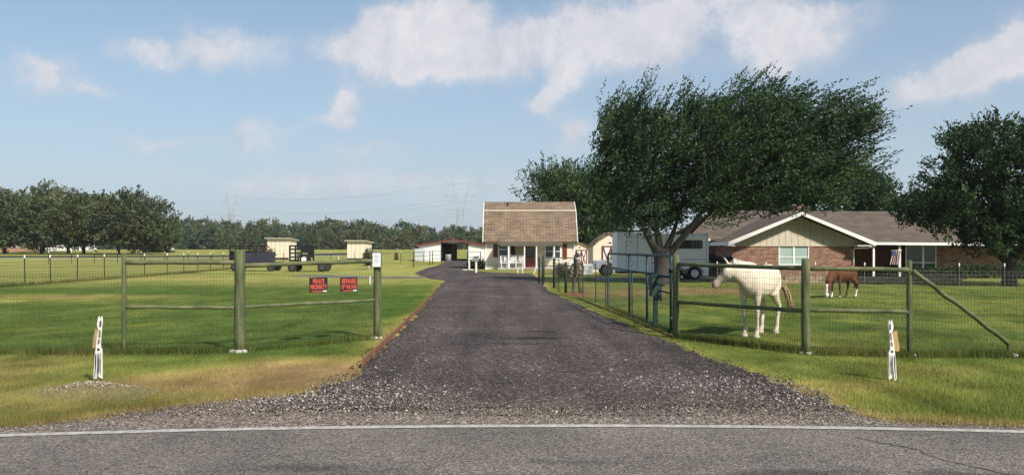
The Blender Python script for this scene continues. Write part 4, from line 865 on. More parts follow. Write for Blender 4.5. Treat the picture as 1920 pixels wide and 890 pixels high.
limbs(mb, [(bez((-.12, 0, 1.45), lp(1195, 400, -.3), (-.25, 0, .1)), .24, .07), (bez((-.02, .05, 1.5), lp(1225, 380, .5), (0, 0, .2)), .22, .07), (bez((.1, 0, 1.45), lp(1275, 400, .2), (.1, 0, -.1)), .2, .07),
           (bez((.22, -.05, 1.35), lp(1345, 345, -.3), (.1, 0, -.35)), .21, .08), (bez(lp(1195, 400, -.3), lp(1150, 270, -.6), (-.1, 0, .3)), .08, .02), (bez(lp(1225, 380, .5), lp(1240, 240, .6), (-.2, 0, .3)), .08, .02),
           (bez(lp(1345, 345, -.3), lp(1480, 270, -.6), (.2, 0, -.1)), .08, .02), (bez(lp(1275, 400, .2), lp(1330, 240, .3), (-.1, 0, .3)), .08, .02), (bez(lp(1330, 355, -.3), lp(1420, 200, .4), (-.3, 0, 0)), .07, .015)])
for q in ((1130, 300), (1190, 200), (1290, 190), (1400, 180), (1500, 200), (1580, 230), (1540, 300), (1440, 330), (1300, 330)):
    mb.tube(bez(lp(1250 + .25 * (q[0] - 1250), 360), lp(*q, random.uniform(-1, 1)), (0, 0, .4)), [.07, .06, .05, .04, .03, .02, .01], 6)
mb.build('trunk', M_BARK, root)

# --- right-hand tree on the lawn
TD2 = 38.0; tb = Vector((wx(1893, TD2), TD2, 0)); root = thing('broadleaf_tree', 'dark spreading tree on the lawn at the right, shading the brick house', 'tree', tb); s = TD2 / F
def lp2(px, py, dy=0.0): return (wx(px, TD2) - tb.x, dy, wz(py, TD2))
EL = [(1890, 330, 105, 85, 2.8), (1830, 300, 68, 62, 2.0), (1780, 370, 58, 45, 1.7), (1748, 392, 46, 30, 1.5), (1715, 410, 26, 14, 1.0), (1850, 395, 100, 50, 2.4), (1960, 330, 100, 85, 2.6), (1950, 410, 95, 50, 2.4), (1880, 260, 70, 32, 1.6), (1860, 445, 60, 22, 1.6)]
ells = [(wx(a, TD2) - tb.x, 0, wz(b, TD2), c * s, e, d * s) for a, b, c, d, e in EL]
me, P = crown(ells, 4400, 16, (.35, .95), (.155, .09), lambda P, d: d * .8 + np.array([.30, 0, .25]), [(.022, .046, .014), (.03, .06, .018), (.04, .075, .022)], .3, .5, clus=8, cr=.22)
link('crown', me, M_LEAF, root); mb = MB()
mb.tube([(.0, 0, -.1), (0, 0, .2), (.0, 0, .9), (.02, 0, 1.3)], [.40, .33, .29, .30], 12)
limbs(mb, [(bez((-.1, 0, 1.1), lp2(1800, 400, -.5), (-.2, 0, -.2)), .18, .05), (bez((0, 0, 1.2), lp2(1870, 340, .3), (-.2, 0, .2)), .2, .05), (bez((.1, 0, 1.2), lp2(1960, 360, 0), (.2, 0, -.1)), .18, .05), (bez((-.05, 0, 1.1), lp2(1840, 420, -.9), (-.2, 0, .1)), .12, .04)])
for q in ((1760, 390), (1800, 310), (1850, 270), (1910, 260), (1830, 340)): mb.tube(bez(lp2(1860, 400), lp2(*q, random.uniform(-1, 1)), (0, 0, .3)), [.07, .06, .05, .04, .03, .02, .01], 6)
mb.build('trunk', M_BARKD, root)

# --- generic trees
def tree(label, px, base_py, d, parts, leaf, ntw, per, cols, trunk_r, group=None, name='broadleaf_tree', windv=(.15, 0, .3), bark=None, depth=None, fork=.55, tw=(.5, 1.1), clus=6):
    g = gzf(0, d); b = Vector((wx(px, d), d, g if base_py is None else wz(base_py, d) if False else g)); root = thing(name, label, 'tree', b, 0, group); s = d / F
    ells = [(wx(a, d) - b.x, dy, wz(y, d) - b.z, rx * s, (depth or rx * s * .9), ry * s) for a, y, rx, ry, dy in parts]
    me, P = crown(ells, ntw, per, tw, leaf, lambda P, dd: dd * .8 + np.array(windv), cols, .4, .55, clus=clus, cr=tw[1] * .35); link('crown', me, M_LEAF, root)
    mb = MB(); zt = min(e[2] for e in ells); top = max(e[2] + e[5] * .5 for e in ells)
    mb.tube([(0, 0, -.2), (0, 0, .3), (.02, 0, zt * fork), (.0, 0, zt)], [trunk_r * 1.3, trunk_r, trunk_r * .85, trunk_r * .75], 10)
    for e in ells: mb.tube(bez((0, 0, zt * .8), (e[0], e[1], e[2]), (0, 0, .3)), [trunk_r * .6 * (1 - .12 * i) for i in range(7)], 7)
    for i in RNG.choice(len(P), 14): 
        e = Vector(P[i]); mb.tube(bez((e.x * .3, e.y * .3, zt + (e.z - zt) * .3), e, (0, 0, .2), 5), [trunk_r * .25 * (1 - .2 * i_) for i_ in range(5)], 5)
    mb.build('trunk', bark or M_BARKD, root); return root
G2 = [(.042, .078, .024), (.058, .10, .030), (.05, .088, .03)]
tree('paler windblown tree rising between the cottage and the biggest tree', 1085, None, 80.0, [(1035, 365, 42, 45, 0), (1080, 365, 55, 42, .5), (1105, 410, 52, 45, 0), (1060, 345, 40, 24, .5), (1140, 380, 40, 50, 1), (1125, 440, 48, 28, 0)], (.28, .15), 2900, 12, [(.055, .092, .028), (.07, .115, .034), (.045, .078, .03)], .35, windv=(.3, 0, .75), tw=(.8, 2.0), bark=M_BARK)
for lab, px, d, parts in (
    ('dark tree just behind the brick house roof, seen under the biggest tree', 1395, 72.0, [(1375, 372, 55, 30, 0), (1430, 362, 50, 36, 0), (1400, 345, 40, 20, 0)]),
    ('dark tree behind the brick chimney of the house', 1500, 74.0, [(1470, 365, 48, 34, 0), (1530, 360, 52, 40, 0), (1500, 342, 44, 26, 0)]),
    ('round dark tree behind the house roof with open sky to its right', 1612, 76.0, [(1590, 362, 40, 36, 0), (1630, 366, 38, 32, 0), (1608, 345, 26, 22, 0)]),
    ('low leaning tree peeping over the right end of the house roof', 1675, 80.0, [(1668, 388, 16, 7, 0), (1700, 392, 24, 12, 0), (1735, 390, 30, 18, 0)])):
    tree(lab, px, None, d, parts, (.30, .19), 1500, 10, [(.024, .05, .018), (.034, .066, .02), (.045, .08, .024)], .3)
# left grove
LG = [(.065, .09, .032), (.085, .112, .04), (.075, .098, .042), (.105, .118, .042)]
for lab, px, d, parts in (
    ('broad tree at the far left edge shading a brick house', 8, 158.0, [(-15, 410, 50, 47, 0), (28, 415, 40, 47, 0), (20, 390, 36, 29, 0)]),
    ('tallest tree of the left grove, its domed top above the others', 82, 176.0, [(95, 378, 40, 29, 0), (95, 405, 52, 40, 0), (82, 425, 47, 27, 0)]),
    ('olive tinted tree in the left grove before a white building', 78, 156.0, [(70, 425, 43, 34, 0), (100, 412, 38, 38, 0), (75, 402, 34, 27, 0)]),
    ('brownish green tree with a thin pale trunk in the left grove', 128, 154.0, [(120, 425, 40, 34, 0), (140, 405, 38, 31, 0)]),
    ('dark tree with a short black trunk left of the round tree', 157, 156.0, [(155, 425, 38, 34, 0), (172, 405, 38, 34, 0), (160, 395, 31, 22, 0)]),
    ('big round tree at the right end of the left grove', 222, 152.0, [(235, 410, 69, 47, 0), (245, 388, 43, 25, 0), (280, 425, 43, 31, 0), (205, 425, 43, 27, 0), (255, 440, 56, 22, 0)]),
    ('small low tree beside the round tree where the far tree line starts', 292, 175.0, [(290, 445, 29, 22, 0), (310, 440, 20, 18, 0)])):
    tree(lab, px, None, d, parts, (.46, .30), 2100, 11, LG, .32, tw=(.6, 1.6), group='grove on the left')

# far tree line: three crowns, many trees
protos = []
for k in range(4):
    r = thing('broadleaf_tree', 'green tree in the dense tree line at the far end of the pasture', 'tree', (0, 0, -50), 0, 'trees of the far tree line')
    ells = [(0, 0, 2.2, 5.6, 4.6, 2.6), (0, 0, 7, 5, 4.5, 4.2), (random.uniform(-3, 3), 0, 5, 5.2, 4.5, 3.2), (random.uniform(-2, 2), 0, 9, 3.2, 3, 2.6), (random.uniform(-4, 4), -1, 3.2, 4.5, 4, 2.8)]
    cl = [[(.085, .12, .044), (.105, .12, .05)], [(.06, .10, .046), (.075, .115, .048)], [(.11, .12, .042), (.12, .12, .046)], [(.07, .11, .05), (.09, .12, .054)]][k]
    me, P = crown(ells, 800, 8, (.5, 1.4), (.7, .5), lambda P, d: d + np.array([.1, 0, .2]), cl, .4, .65, clus=5, cr=.5); link('crown', me, M_LEAF, r)
    mb = MB(); mb.tube([(0, 0, -.5), (0, 0, 2), (0, 0, 6)], [.4, .3, .2], 6); mb.build('trunk', M_BARKD, r); protos.append(r)
prof = np.array([(-200, 430), (280, 428), (300, 425), (330, 414), (400, 413), (440, 418), (470, 421), (510, 413), (560, 422), (590, 414), (640, 416), (680, 413), (720, 423), (770, 421), (800, 425), (830, 427), (870, 424), (905, 424), (960, 420), (1100, 430), (1160, 430)])
used = set(); px = -40
while px < 1150:
    for row in (0, 1):
        d = (318 if row == 0 else 355) + random.uniform(-14, 14); x = px + random.uniform(-8, 8) + row * 12; top = np.interp(x, prof[:, 0], prof[:, 1]) + (random.uniform(2, 22) if row == 0 else random.uniform(-3, 5))
        k = random.choices((0, 1, 2, 3), (3, 3, 2 if row == 0 else 1, 3))[0]; sc = (wz(top, d) - gzf(0, d)) / 11.3
        o_ = protos[k] if k not in used else copy_tree(protos[k]); used.add(k)
        o_.location = (wx(x, d), d, gzf(0, d)); w = random.uniform(.85, 1.2); o_.scale = (sc * w, sc * w, sc); o_.rotation_euler.z = random.uniform(0, 6.28)
    px += random.uniform(20, 30)

# shrubs
def shrub(name, label, c, r, n, leaf, cols, cat='shrub', group=None, stem=True):
    root = thing(name, label, cat, c, 0, group); ells = [(0, 0, r[2] * .95, r[0], r[1], r[2]), (r[0] * .4, 0, r[2] * .8, r[0] * .6, r[1] * .7, r[2] * .7), (-r[0] * .45, 0, r[2] * .75, r[0] * .6, r[1] * .7, r[2] * .7)]
    me, P = crown(ells, n, 7, (.08, .3), leaf, lambda P, d: d + np.array([0, 0, .4]), cols, .4, .6); link('foliage', me, M_LEAF, root)
    mb = MB()
    for a in range(5): mb.tube(bez((0, 0, -.05), (math.cos(a * 1.3) * r[0] * .6, math.sin(a * 1.3) * r[1] * .6, r[2] * 1.2), (0, 0, .1), 4), [.03, .025, .02, .01], 5)
    mb.build('stem', M_BARKD, root); return root

# ------------------------------------------------------------------ materials for buildings
def brick_mat():
    m = bpy.data.materials.new('red_brick'); m.use_nodes = True; N = m.node_tree.nodes; L = m.node_tree.links; b = N['Principled BSDF']; b.inputs['Roughness'].default_value = .9
    tc = N.new('ShaderNodeTexCoord'); sp_ = N.new('ShaderNodeSeparateXYZ'); L.new(tc.outputs['Object'], sp_.inputs[0]); cb = N.new('ShaderNodeCombineXYZ')
    ad = N.new('ShaderNodeMath'); ad.operation = 'ADD'; L.new(sp_.outputs[0], ad.inputs[0]); L.new(sp_.outputs[1], ad.inputs[1]); L.new(ad.outputs[0], cb.inputs[0]); L.new(sp_.outputs[2], cb.inputs[1])
    br = N.new('ShaderNodeTexBrick'); L.new(cb.outputs[0], br.inputs['Vector']); br.inputs['Scale'].default_value = 1.0; br.inputs['Brick Width'].default_value = .23; br.inputs['Row Height'].default_value = .078; br.inputs['Mortar Size'].default_value = .009
    br.inputs['Color1'].default_value = (.29, .135, .085, 1); br.inputs['Color2'].default_value = (.15, .072, .052, 1); br.inputs['Mortar'].default_value = (.30, .25, .20, 1); br.inputs['Bias'].default_value = -.25
    n = N.new('ShaderNodeTexNoise'); n.inputs['Scale'].default_value = 2.5; n.inputs['Detail'].default_value = 5
    mp = N.new('ShaderNodeMapping'); mp.inputs['Scale'].default_value = (1, 1, 3.2); L.new(tc.outputs['Object'], mp.inputs[0]); L.new(mp.outputs[0], n.inputs['Vector'])
    mr = N.new('ShaderNodeMapRange'); L.new(n.outputs['Fac'], mr.inputs[0]); mr.inputs[1].default_value = .35; mr.inputs[2].default_value = .65; mr.inputs[3].default_value = .6; mr.inputs[4].default_value = 1.25
    v = N.new('ShaderNodeVectorMath'); v.operation = 'SCALE'; L.new(br.outputs['Color'], v.inputs[0]); L.new(mr.outputs[0], v.inputs['Scale']); L.new(v.outputs[0], b.inputs['Base Color'])
    bp = N.new('ShaderNodeBump'); bp.inputs['Strength'].default_value = .5; bp.inputs['Distance'].default_value = .01; L.new(br.outputs['Fac'], bp.inputs['Height']); bp.invert = True; L.new(bp.outputs[0], b.inputs['Normal']); return m
M_BRICK = brick_mat()
def shingle_mat(name, c1, c2, mort, w, h):
    m = bpy.data.materials.new(name); m.use_nodes = True; N = m.node_tree.nodes; L = m.node_tree.links; b = N['Principled BSDF']; b.inputs['Roughness'].default_value = .95; b.inputs['Specular IOR Level'].default_value = .15
    tc = N.new('ShaderNodeTexCoord'); sp_ = N.new('ShaderNodeSeparateXYZ'); L.new(tc.outputs['Object'], sp_.inputs[0]); cb = N.new('ShaderNodeCombineXYZ'); L.new(sp_.outputs[0], cb.inputs[0])
    ad = N.new('ShaderNodeMath'); ad.operation = 'ADD'; L.new(sp_.outputs[1], ad.inputs[0]); L.new(sp_.outputs[2], ad.inputs[1]); L.new(ad.outputs[0], cb.inputs[1])
    br = N.new('ShaderNodeTexBrick'); L.new(cb.outputs[0], br.inputs['Vector']); br.inputs['Scale'].default_value = 1; br.inputs['Brick Width'].default_value = w; br.inputs['Row Height'].default_value = h; br.inputs['Mortar Size'].default_value = .022
    br.inputs['Color1'].default_value = (*c1, 1); br.inputs['Color2'].default_value = (*c2, 1); br.inputs['Mortar'].default_value = (*mort, 1)
    n = N.new('ShaderNodeTexNoise'); n.inputs['Scale'].default_value = 1.1; n.inputs['Detail'].default_value = 6; L.new(tc.outputs['Object'], n.inputs['Vector'])
    mr = N.new('ShaderNodeMapRange'); L.new(n.outputs['Fac'], mr.inputs[0]); mr.inputs[1].default_value = .3; mr.inputs[2].default_value = .7; mr.inputs[3].default_value = .8; mr.inputs[4].default_value = 1.2
    v = N.new('ShaderNodeVectorMath'); v.operation = 'SCALE'; L.new(br.outputs['Color'], v.inputs[0]); L.new(mr.outputs[0], v.inputs['Scale']); L.new(v.outputs[0], b.inputs['Base Color']); return m
M_SHING = shingle_mat('brown_shingle', (.27, .195, .135), (.17, .122, .086), (.075, .055, .04), .55, .24)
M_SHINGD = shingle_mat('grey_brown_shingle', (.17, .13, .102), (.115, .09, .072), (.06, .048, .04), .45, .17)
M_CREAM = mat('cream_siding', (.70, .61, .475), .8, .06, scale=2)
M_BOARD = mat('khaki_board', (.57, .505, .40), .8, .07, scale=3, stretch=(3, 3, .5))
M_RED = mat('dull_red_paint', (.15, .035, .03), .6, .25); M_WINEDOOR = mat('red_door', (.22, .04, .03), .5, .2)
M_CURTAIN = mat('window_blind', (.36, .46, .43), .3, .10, scale=1.0, spec=.6); M_TEAL = mat('dim_teal_glass', (.045, .075, .075), .15, .2, spec=.6)

def window(parent, x0, x1, y, z0, z1, m_glass, frame=.06, mull=(), bars=(), m_frame=None):
    """frame child with its pane, seen from -y"""
    mf = m_frame or M_TRIM; f = MB()
    f.box(x0 - frame, x0, y - .06, y + .02, z0 - frame, z1 + frame); f.box(x1, x1 + frame, y - .06, y + .02, z0 - frame, z1 + frame); f.box(x0, x1, y - .06, y + .02, z1, z1 + frame); f.box(x0, x1, y - .075, y + .02, z0 - frame, z0)
    for mx, w in mull: f.box(mx - w / 2, mx + w / 2, y - .05, y + .015, z0, z1)
    for bz, w in bars: f.box(x0, x1, y - .04, y + .012, bz - w / 2, bz + w / 2)
    w = f.build('window', mf, parent); g = MB(); g.box(x0, x1, y - .012, y + .005, z0, z1); g.build('pane', m_glass, w); return w

# ------------------------------------------------------------------ cottage with gambrel roof
CD = 68.0; c0 = Vector((wx(994, CD), CD, gzf(0, CD))); cs = CD / F
X = lambda px: wx(px, CD) - c0.x
Z = lambda py: wz(py, CD) - c0.z
root = thing('cottage', 'small cream cottage with brown barn shaped roof and white porch', 'cottage', c0)
xa, xb, dp = X(910), X(1078), 6.4
mb = MB(); side = [(.0, 0), (dp, 0), (dp, 2.5), (dp - 1.55, 4.95), (dp / 2, 5.75), (1.55, 4.95), (0, 2.5)]
mb.prism(side, 'x', xa, xb); mb.build('wall', M_CREAM, root)
rf = MB()
prof_r = [(-.5, 2.34), (1.45, 5.05), (dp / 2, 5.92), (dp - 1.45, 5.05), (dp + .5, 2.34)]
inner = [(-.40, 2.30), (1.50, 4.96), (dp / 2, 5.80), (dp - 1.50, 4.96), (dp + .40, 2.30)]
rf.prism(prof_r + inner[::-1], 'x', xa - .18, xb + .18); r_ = rf.build('roof', M_SHING, root)
mb = MB(); mb.prism([(1.36, 5.0), (1.47, 5.13), (1.56, 5.12), (1.46, 5.0)], 'x', xa - .17, xb + .17); mb.build('flashing', mat('pale_flashing', (.42, .34, .25), .7, .1), r_)
mb = MB(); mb.lathe([(.06, 0), (.06, .22), (.09, .24), (.09, .28)], (X(952), 2.4, 5.55), 8); mb.build('vent', M_BARKD, r_)
for xe in (xa - .2, xb + .2):
    for (p, q) in zip(prof_r[:-1], prof_r[1:]):
        mb = MB(); mb.bar((xe, p[0], p[1] - .07), (xe, q[0], q[1] - .07), .05, .15); mb.build('bargeboard', M_TRIM, root)
for xc in (xa + .06, xb - .06):
    mb = MB(); mb.box(xc - .07, xc + .07, -.03, .06, 0, 2.3); mb.build('corner_trim', M_TRIM, root)
mb = MB(); mb.box(X(934), X(1052), -.62, -.50, Z(457.5), Z(454)); mb.build('fascia', M_TRIM, root)
mb = MB(); mb.box(X(939), X(1051), -1.55, -1.40, Z(461), Z(458.5)); mb.build('porch_beam', M_TRIM, root)
mb = MB(); mb.prism([(-1.7, Z(458.3)), (-.45, Z(454.5)), (-.45, Z(453.5)), (-1.7, Z(457.5))], 'x', X(933), X(1053)); mb.build('porch_roof', M_SHINGD, root)
mb = MB(); mb.box(X(934), X(1052), -1.6, -.02, .02, .16); mb.build('porch_floor', M_CONC, root)
for px, w in ((954, .13), (983, .09), (1005, .10), (1037.5, .11)):
    mb = MB(); mb.box(X(px) - w / 2, X(px) + w / 2, -1.53, -1.53 + w, .16, Z(460.5)); mb.build('porch_post', M_TRIM, root)
window(root, X(936), X(952.5), -.02, Z(481), Z(460), M_GLASS, .07, bars=((Z(467.5), .06),))
window(root, X(1023), X(1050), -.02, Z(484), Z(460.5), M_GLASS, .07, mull=((X(1037), .06),), bars=((Z(471), .06),))
for a, b_, m in ((925, 933, M_RED), (958, 965.5, M_BARKD), (1055, 1063, M_RED)):
    mb = MB(); mb.box(X(a), X(b_), -.06, -.01, Z(482 if a < 1000 else 485), Z(457.5)); sh = mb.build('shutter', m, root)
    mb = MB()
    for i in range(8): z = Z(481) + i * (Z(459) - Z(481)) / 8 + .04; mb.box(X(a) + .05, X(b_) - .05, -.078, -.06, z, z + .07)
    mb.build('louvre', m, sh)
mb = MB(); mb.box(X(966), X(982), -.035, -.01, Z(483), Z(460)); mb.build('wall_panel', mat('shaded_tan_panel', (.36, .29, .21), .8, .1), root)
mb = MB(); mb.box(X(985.5), X(1003), -.06, -.01, .16, Z(461)); d_ = mb.build('door', M_WINEDOOR, root)
mb = MB(); mb.box(X(987.5), X(1001), -.08, -.06, Z(484), Z(463)); mb.build('pane', M_GLASS, d_)
mb = MB(); mb.lathe([(.02, -.05), (.035, -.03), (.02, 0)], (X(1001.8), -.07, 1.0), 8, 'y'); mb.build('handle', M_RIM, d_)
for i, (h_, y0) in enumerate(((.07, -2.3), (.14, -1.95))):
    mb = MB(); mb.box(X(985), X(1004), y0, -1.6, 0.005 + i * .07, h_); mb.build('step', mat('brown_step', (.3, .2, .12), .9, .2), root)
mb = MB(); mb.tube([(X(935.5), -.66, Z(444)), (X(935.5), -.66, Z(465))], .02, 6); mb.build('pipe', M_BARKD, root)
# porch furniture and garden bits
def chair(px, label, rz):
    p = Vector((wx(px, CD - 1.1), CD - 1.1, .16)); r = thing('garden_chair', label, 'chair', p, rz, 'white chairs on the cottage porch')
    m = MB(); m.box(-.26, .26, -.25, .25, .40, .44); m.build('seat', M_WHITE, r)
    for i in range(5):
        m = MB(); x = -.22 + i * .11; m.bar((x, .22, .42), (x, .34, 1.05), .07, .02); m.build('back_slat', M_WHITE, r)
    m = MB(); m.bar((-.28, .35, 1.02), (.28, .35, 1.02), .03, .08); m.build('top_rail', M_WHITE, r)
    for sx in (-1, 1):
        m = MB(); m.box(sx * .27 - .035, sx * .27 + .035, -.3, .28, .62, .65); m.build('arm', M_WHITE, r)
        for y in (-.24, .22):
            m = MB(); m.bar((sx * .27, y, 0), (sx * .27, y, .63), .05); m.build('leg', M_WHITE, r)
chair(945, 'white slatted chair at the left end of the cottage porch', R(12)); chair(962, 'white slatted chair left of the centre post on the cottage porch', R(-8)); chair(975, 'white slatted chair next to the red cottage door', R(-15))
g_ = 'white picket panels'; p = Vector((wx(1062, CD - 1.7), CD - 1.7, 0)); r = thing('picket_fence', 'low white picket fence at the right end of the cottage porch', 'fence', p)
for i in range(11):
    m = MB(); x = -.6 + i * .12; m.prism([(x - .04, .05), (x + .04, .05), (x + .04, .78), (x, .84), (x - .04, .78)], 'y', -.012, .012); m.build('picket', M_WHITE, r)
for z in (.22, .64):
    m = MB(); m.box(-.66, .66, .014, .05, z - .035, z + .035); m.build('rail', M_WHITE, r)
for px, py, h_, lab in ((971, 513, .36, 'leftmost small white stake on the lawn before the cottage'), (980, 513, .36, 'middle one of three small white stakes before the cottage'), (1001, 513, .42, 'slanting white stake on the lawn by the cottage steps')):
    p = gp(px, py); m = MB(); m.bar((0, 0, -.05), (.0 if px < 1000 else .14, 0, h_), .10, .06); m.lathe([(.07, 0), (.07, .03), (.02, .06)], (.0 if px < 1000 else .14, 0, h_), 8); o_ = m.build('garden_stake', M_WHITED, None); o_.location = p; tag(o_, lab, 'stake', 'white stakes before the cottage')
YG = [(.10, .12, .03), (.14, .15, .035), (.07, .10, .03)]
shrub('garden_shrub', 'yellow green low shrub at the left corner of the cottage', gp(924, 504.5), (.75, .4, .28), 260, (.09, .06), YG)
shrub('garden_shrub', 'dark green shrub beside the cottage downpipe, in front of the barn', gp(903, 503.5), (.5, .4, .42), 240, (.09, .05), GREEN)
shrub('garden_shrub', 'dark green shrub next to the white lamp post before the barn', gp(887, 503), (.42, .4, .40), 220, (.09, .05), GREEN)
shrub('garden_shrub', 'dry brown ornamental grass clump behind the fence by the rustic figure', gp(1056, 520), (.45, .3, .42), 260, (.14, .03), [(.2, .14, .06), (.16, .13, .05)])

# wooden sheds right of the cottage
def gambrel_shed(px0, px1, d, base, eave, brk, top, label, xdoor, depth=4.0):
    b0 = Vector((wx((px0 + px1) / 2, d), d, gzf(0, d))); r = thing('garden_shed', label, 'shed', b0)
    x = lambda p: wx(p, d) - b0.x
    z = lambda p: wz(p, d) - b0.z
    w = (x(px1) - x(px0)) / 2; m = MB(); sec = [(-w, .0), (w, .0), (w, z(eave)), (w * .62, z(brk)), (0, z(top)), (-w * .62, z(brk)), (-w, z(eave))]; m.prism(sec, 'y', 0, depth); m.build('wall', M_CREAM, r)
    o_ = [(-w - .14, z(eave) - .06), (-w * .64, z(brk) + .07), (0, z(top) + .10), (w * .64, z(brk) + .07), (w + .14, z(eave) - .06)]; i_ = [(-w - .04, z(eave) - .06), (-w * .61, z(brk) + .003), (0, z(top) + .003), (w * .61, z(brk) + .003), (w + .04, z(eave) - .06)]
    m = MB(); m.prism(o_ + i_[::-1], 'y', -.15, depth + .15); m.build('roof', M_SHING, r)
    a, b_ = x(xdoor[0]), x(xdoor[1]); zt_ = z(xdoor[2]); m = MB(); m.box(a, b_, -.05, -.003, .08, zt_); dr = m.build('door', M_WHITE, r)
    t = .09; m = MB(); m.box(a - t, a, -.07, -.003, .05, zt_ + t); m.box(b_, b_ + t, -.07, -.003, .05, zt_ + t); m.box(a, b_, -.07, -.003, zt_, zt_ + t); m.box((a + b_) / 2 - .05, (a + b_) / 2 + .05, -.075, -.05, .08, zt_)
    for (u, v) in ((a, (a + b_) / 2), ((a + b_) / 2, b_)):
        m.bar((u, -.062, .1), (v, -.062, zt_), .08, .03, (0, 1, 0)); m.bar((u, -.066, zt_), (v, -.066, .1), .08, .03, (0, 1, 0))
    m.build('door_brace', M_RED, dr)
    m = MB(); m.box(-.1, .1, -.04, -.003, zt_ + .3, zt_ + .36); m.build('vent', M_BARKD, r)
gambrel_shed(1112, 1176, 60.0, 508, 461, 449, 437, 'cream shed with brown barn roof, partly behind the trailer', (1131, 1160, 463))
gambrel_shed(1066, 1108, 76.0, 504, 470, 462, 456, 'low pale shed with white cross braced doors right of the cottage', (1081, 1099, 470))
# sign board on a stake by the wire fence
p = gp(1103, 531); r = thing('notice_board', 'small white board with grey lines of print on a stake behind the driveway fence', 'sign', p)
m = MB(); m.box(-.24, .24, -.015, .015, .46, .98); m.build('board', M_WHITE, r); m = MB()
for i in range(6): m.box(-.2, .2 - .04 * (i % 3), -.019, -.0155, .52 + i * .075, .55 + i * .075)
m.build('print', mat('grey_ink', (.28, .29, .34), .7, .2), r); m = MB(); m.bar((0, .035, -.1), (0, .035, .9), .04); m.build('stake', M_BARK, r)

# ------------------------------------------------------------------ brick ranch house
HD = 48.0; h0 = Vector((wx(1493, HD), HD, 0)); root = thing('brick_house', 'long low red brick house with a khaki boarded gable and grey brown roof', 'house', h0)
X = lambda px, d=HD: wx(px, d) - h0.x
Z = lambda py, d=HD: wz(py, d)
ga, gb = X(1372), X(1598); apex = Z(400); eL, eR = X(1359), X(1631); ez = Z(455)
wt = Z(459.5)
# walls in butted pieces
mb = MB(); wl0, wl1 = X(1460), X(1517); zs = Z(497)
mb.box(ga, wl0, 0, .25, 0, wt); mb.box(wl1, gb, 0, .25, 0, wt); mb.box(wl0, wl1, 0, .25, 0, zs); mb.box(ga, ga + .25, .25, 6, 0, wt); mb.box(gb - .25, gb, .25, 4.5, 0, wt)
mb.build('brick_wall', M_BRICK, root)
window(root, wl0 + .06, wl1 - .06, .06, zs + .06, wt - .06, M_CURTAIN, .06, mull=(((wl0 + wl1) / 2, .12),), bars=((Z(482), .05),))
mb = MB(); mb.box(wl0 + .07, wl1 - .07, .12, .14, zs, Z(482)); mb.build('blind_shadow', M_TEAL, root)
# gable boards
nb_ = 21; bw = (X(1614) - X(1366)) / nb_
def gable_z(x): return apex - .16 - abs(x) * (apex - ez) / ((eR - eL) / 2)
gcx = 0.0
for i in range(nb_):
    x0 = X(1366) + i * bw + .008; x1 = x0 + bw - .016; j = random.uniform(-.006, .006); cxg = (eL + eR) / 2
    za, zb = gable_z(x0 - cxg), gable_z(x1 - cxg)
    if za < wt + .03 and zb < wt + .03: continue
    pts = [(x0, wt + .002), (x1, wt + .002), (x1, max(zb, wt + .03))]
    if x0 < cxg < x1: pts.append((cxg, gable_z(0)))
    pts.append((x0, max(za, wt + .03)))
    mb = MB(); mb.prism(pts, 'y', -.03 + j, .02); mb.build('siding_board', M_BOARD, root)
cxg = (eL + eR) / 2
mb = MB(); mb.prism([(X(1366), wt), (X(1614), wt), (X(1614), wt + .05), (cxg, gable_z(0) + .02), (X(1366), wt + .05)], 'y', .021, .20); mb.build('gable_backing', M_BARKD, root)
mb = MB(); mb.box(X(1366), X(1616), -.045, -.002, wt - .06, wt); mb.build('trim_board', M_BOARD, root)
# gable roof
bk = 6.8
for sgn, xe in ((-1, eL), (1, eR)):
    t = .16; m = MB(); m.add([(cxg, -.75, apex + .02), (xe, -.75, ez + .02), (xe, bk, ez + .02), (cxg, bk, apex + .02), (cxg, -.75, apex - .10), (xe, -.75, ez - .10), (xe, bk, ez - .10), (cxg, bk, apex - .10)], [(0, 1, 2, 3), (7, 6, 5, 4), (0, 4, 5, 1), (1, 5, 6, 2), (2, 6, 7, 3), (3, 7, 4, 0)]); m.build('roof', M_SHINGD, root)
    m = MB(); m.add([(cxg, -.80, apex + .05), (xe, -.80, ez + .05), (xe, -.80, ez - .20), (cxg, -.80, apex - .14), (cxg, -.755, apex + .05), (xe, -.755, ez + .05), (xe, -.755, ez - .20), (cxg, -.755, apex - .14)], [(0, 1, 2, 3), (7, 6, 5, 4), (0, 4, 5, 1), (1, 5, 6, 2), (2, 6, 7, 3), (3, 7, 4, 0)]); m.build('bargeboard', M_TRIM, root)
    a, b_ = (xe, X(1372) if sgn < 0 else X(1598)); a, b_ = min(a, b_), max(a, b_)
    m = MB(); m.box(a, b_, -.75, -.05, ez - .20, ez - .15); m.build('soffit', M_TRIM, root)
    m = MB(); m.box(xe - .03, xe + .03, -.75, 4.0, ez - .16, ez + .04); m.build('fascia', M_TRIM, root)
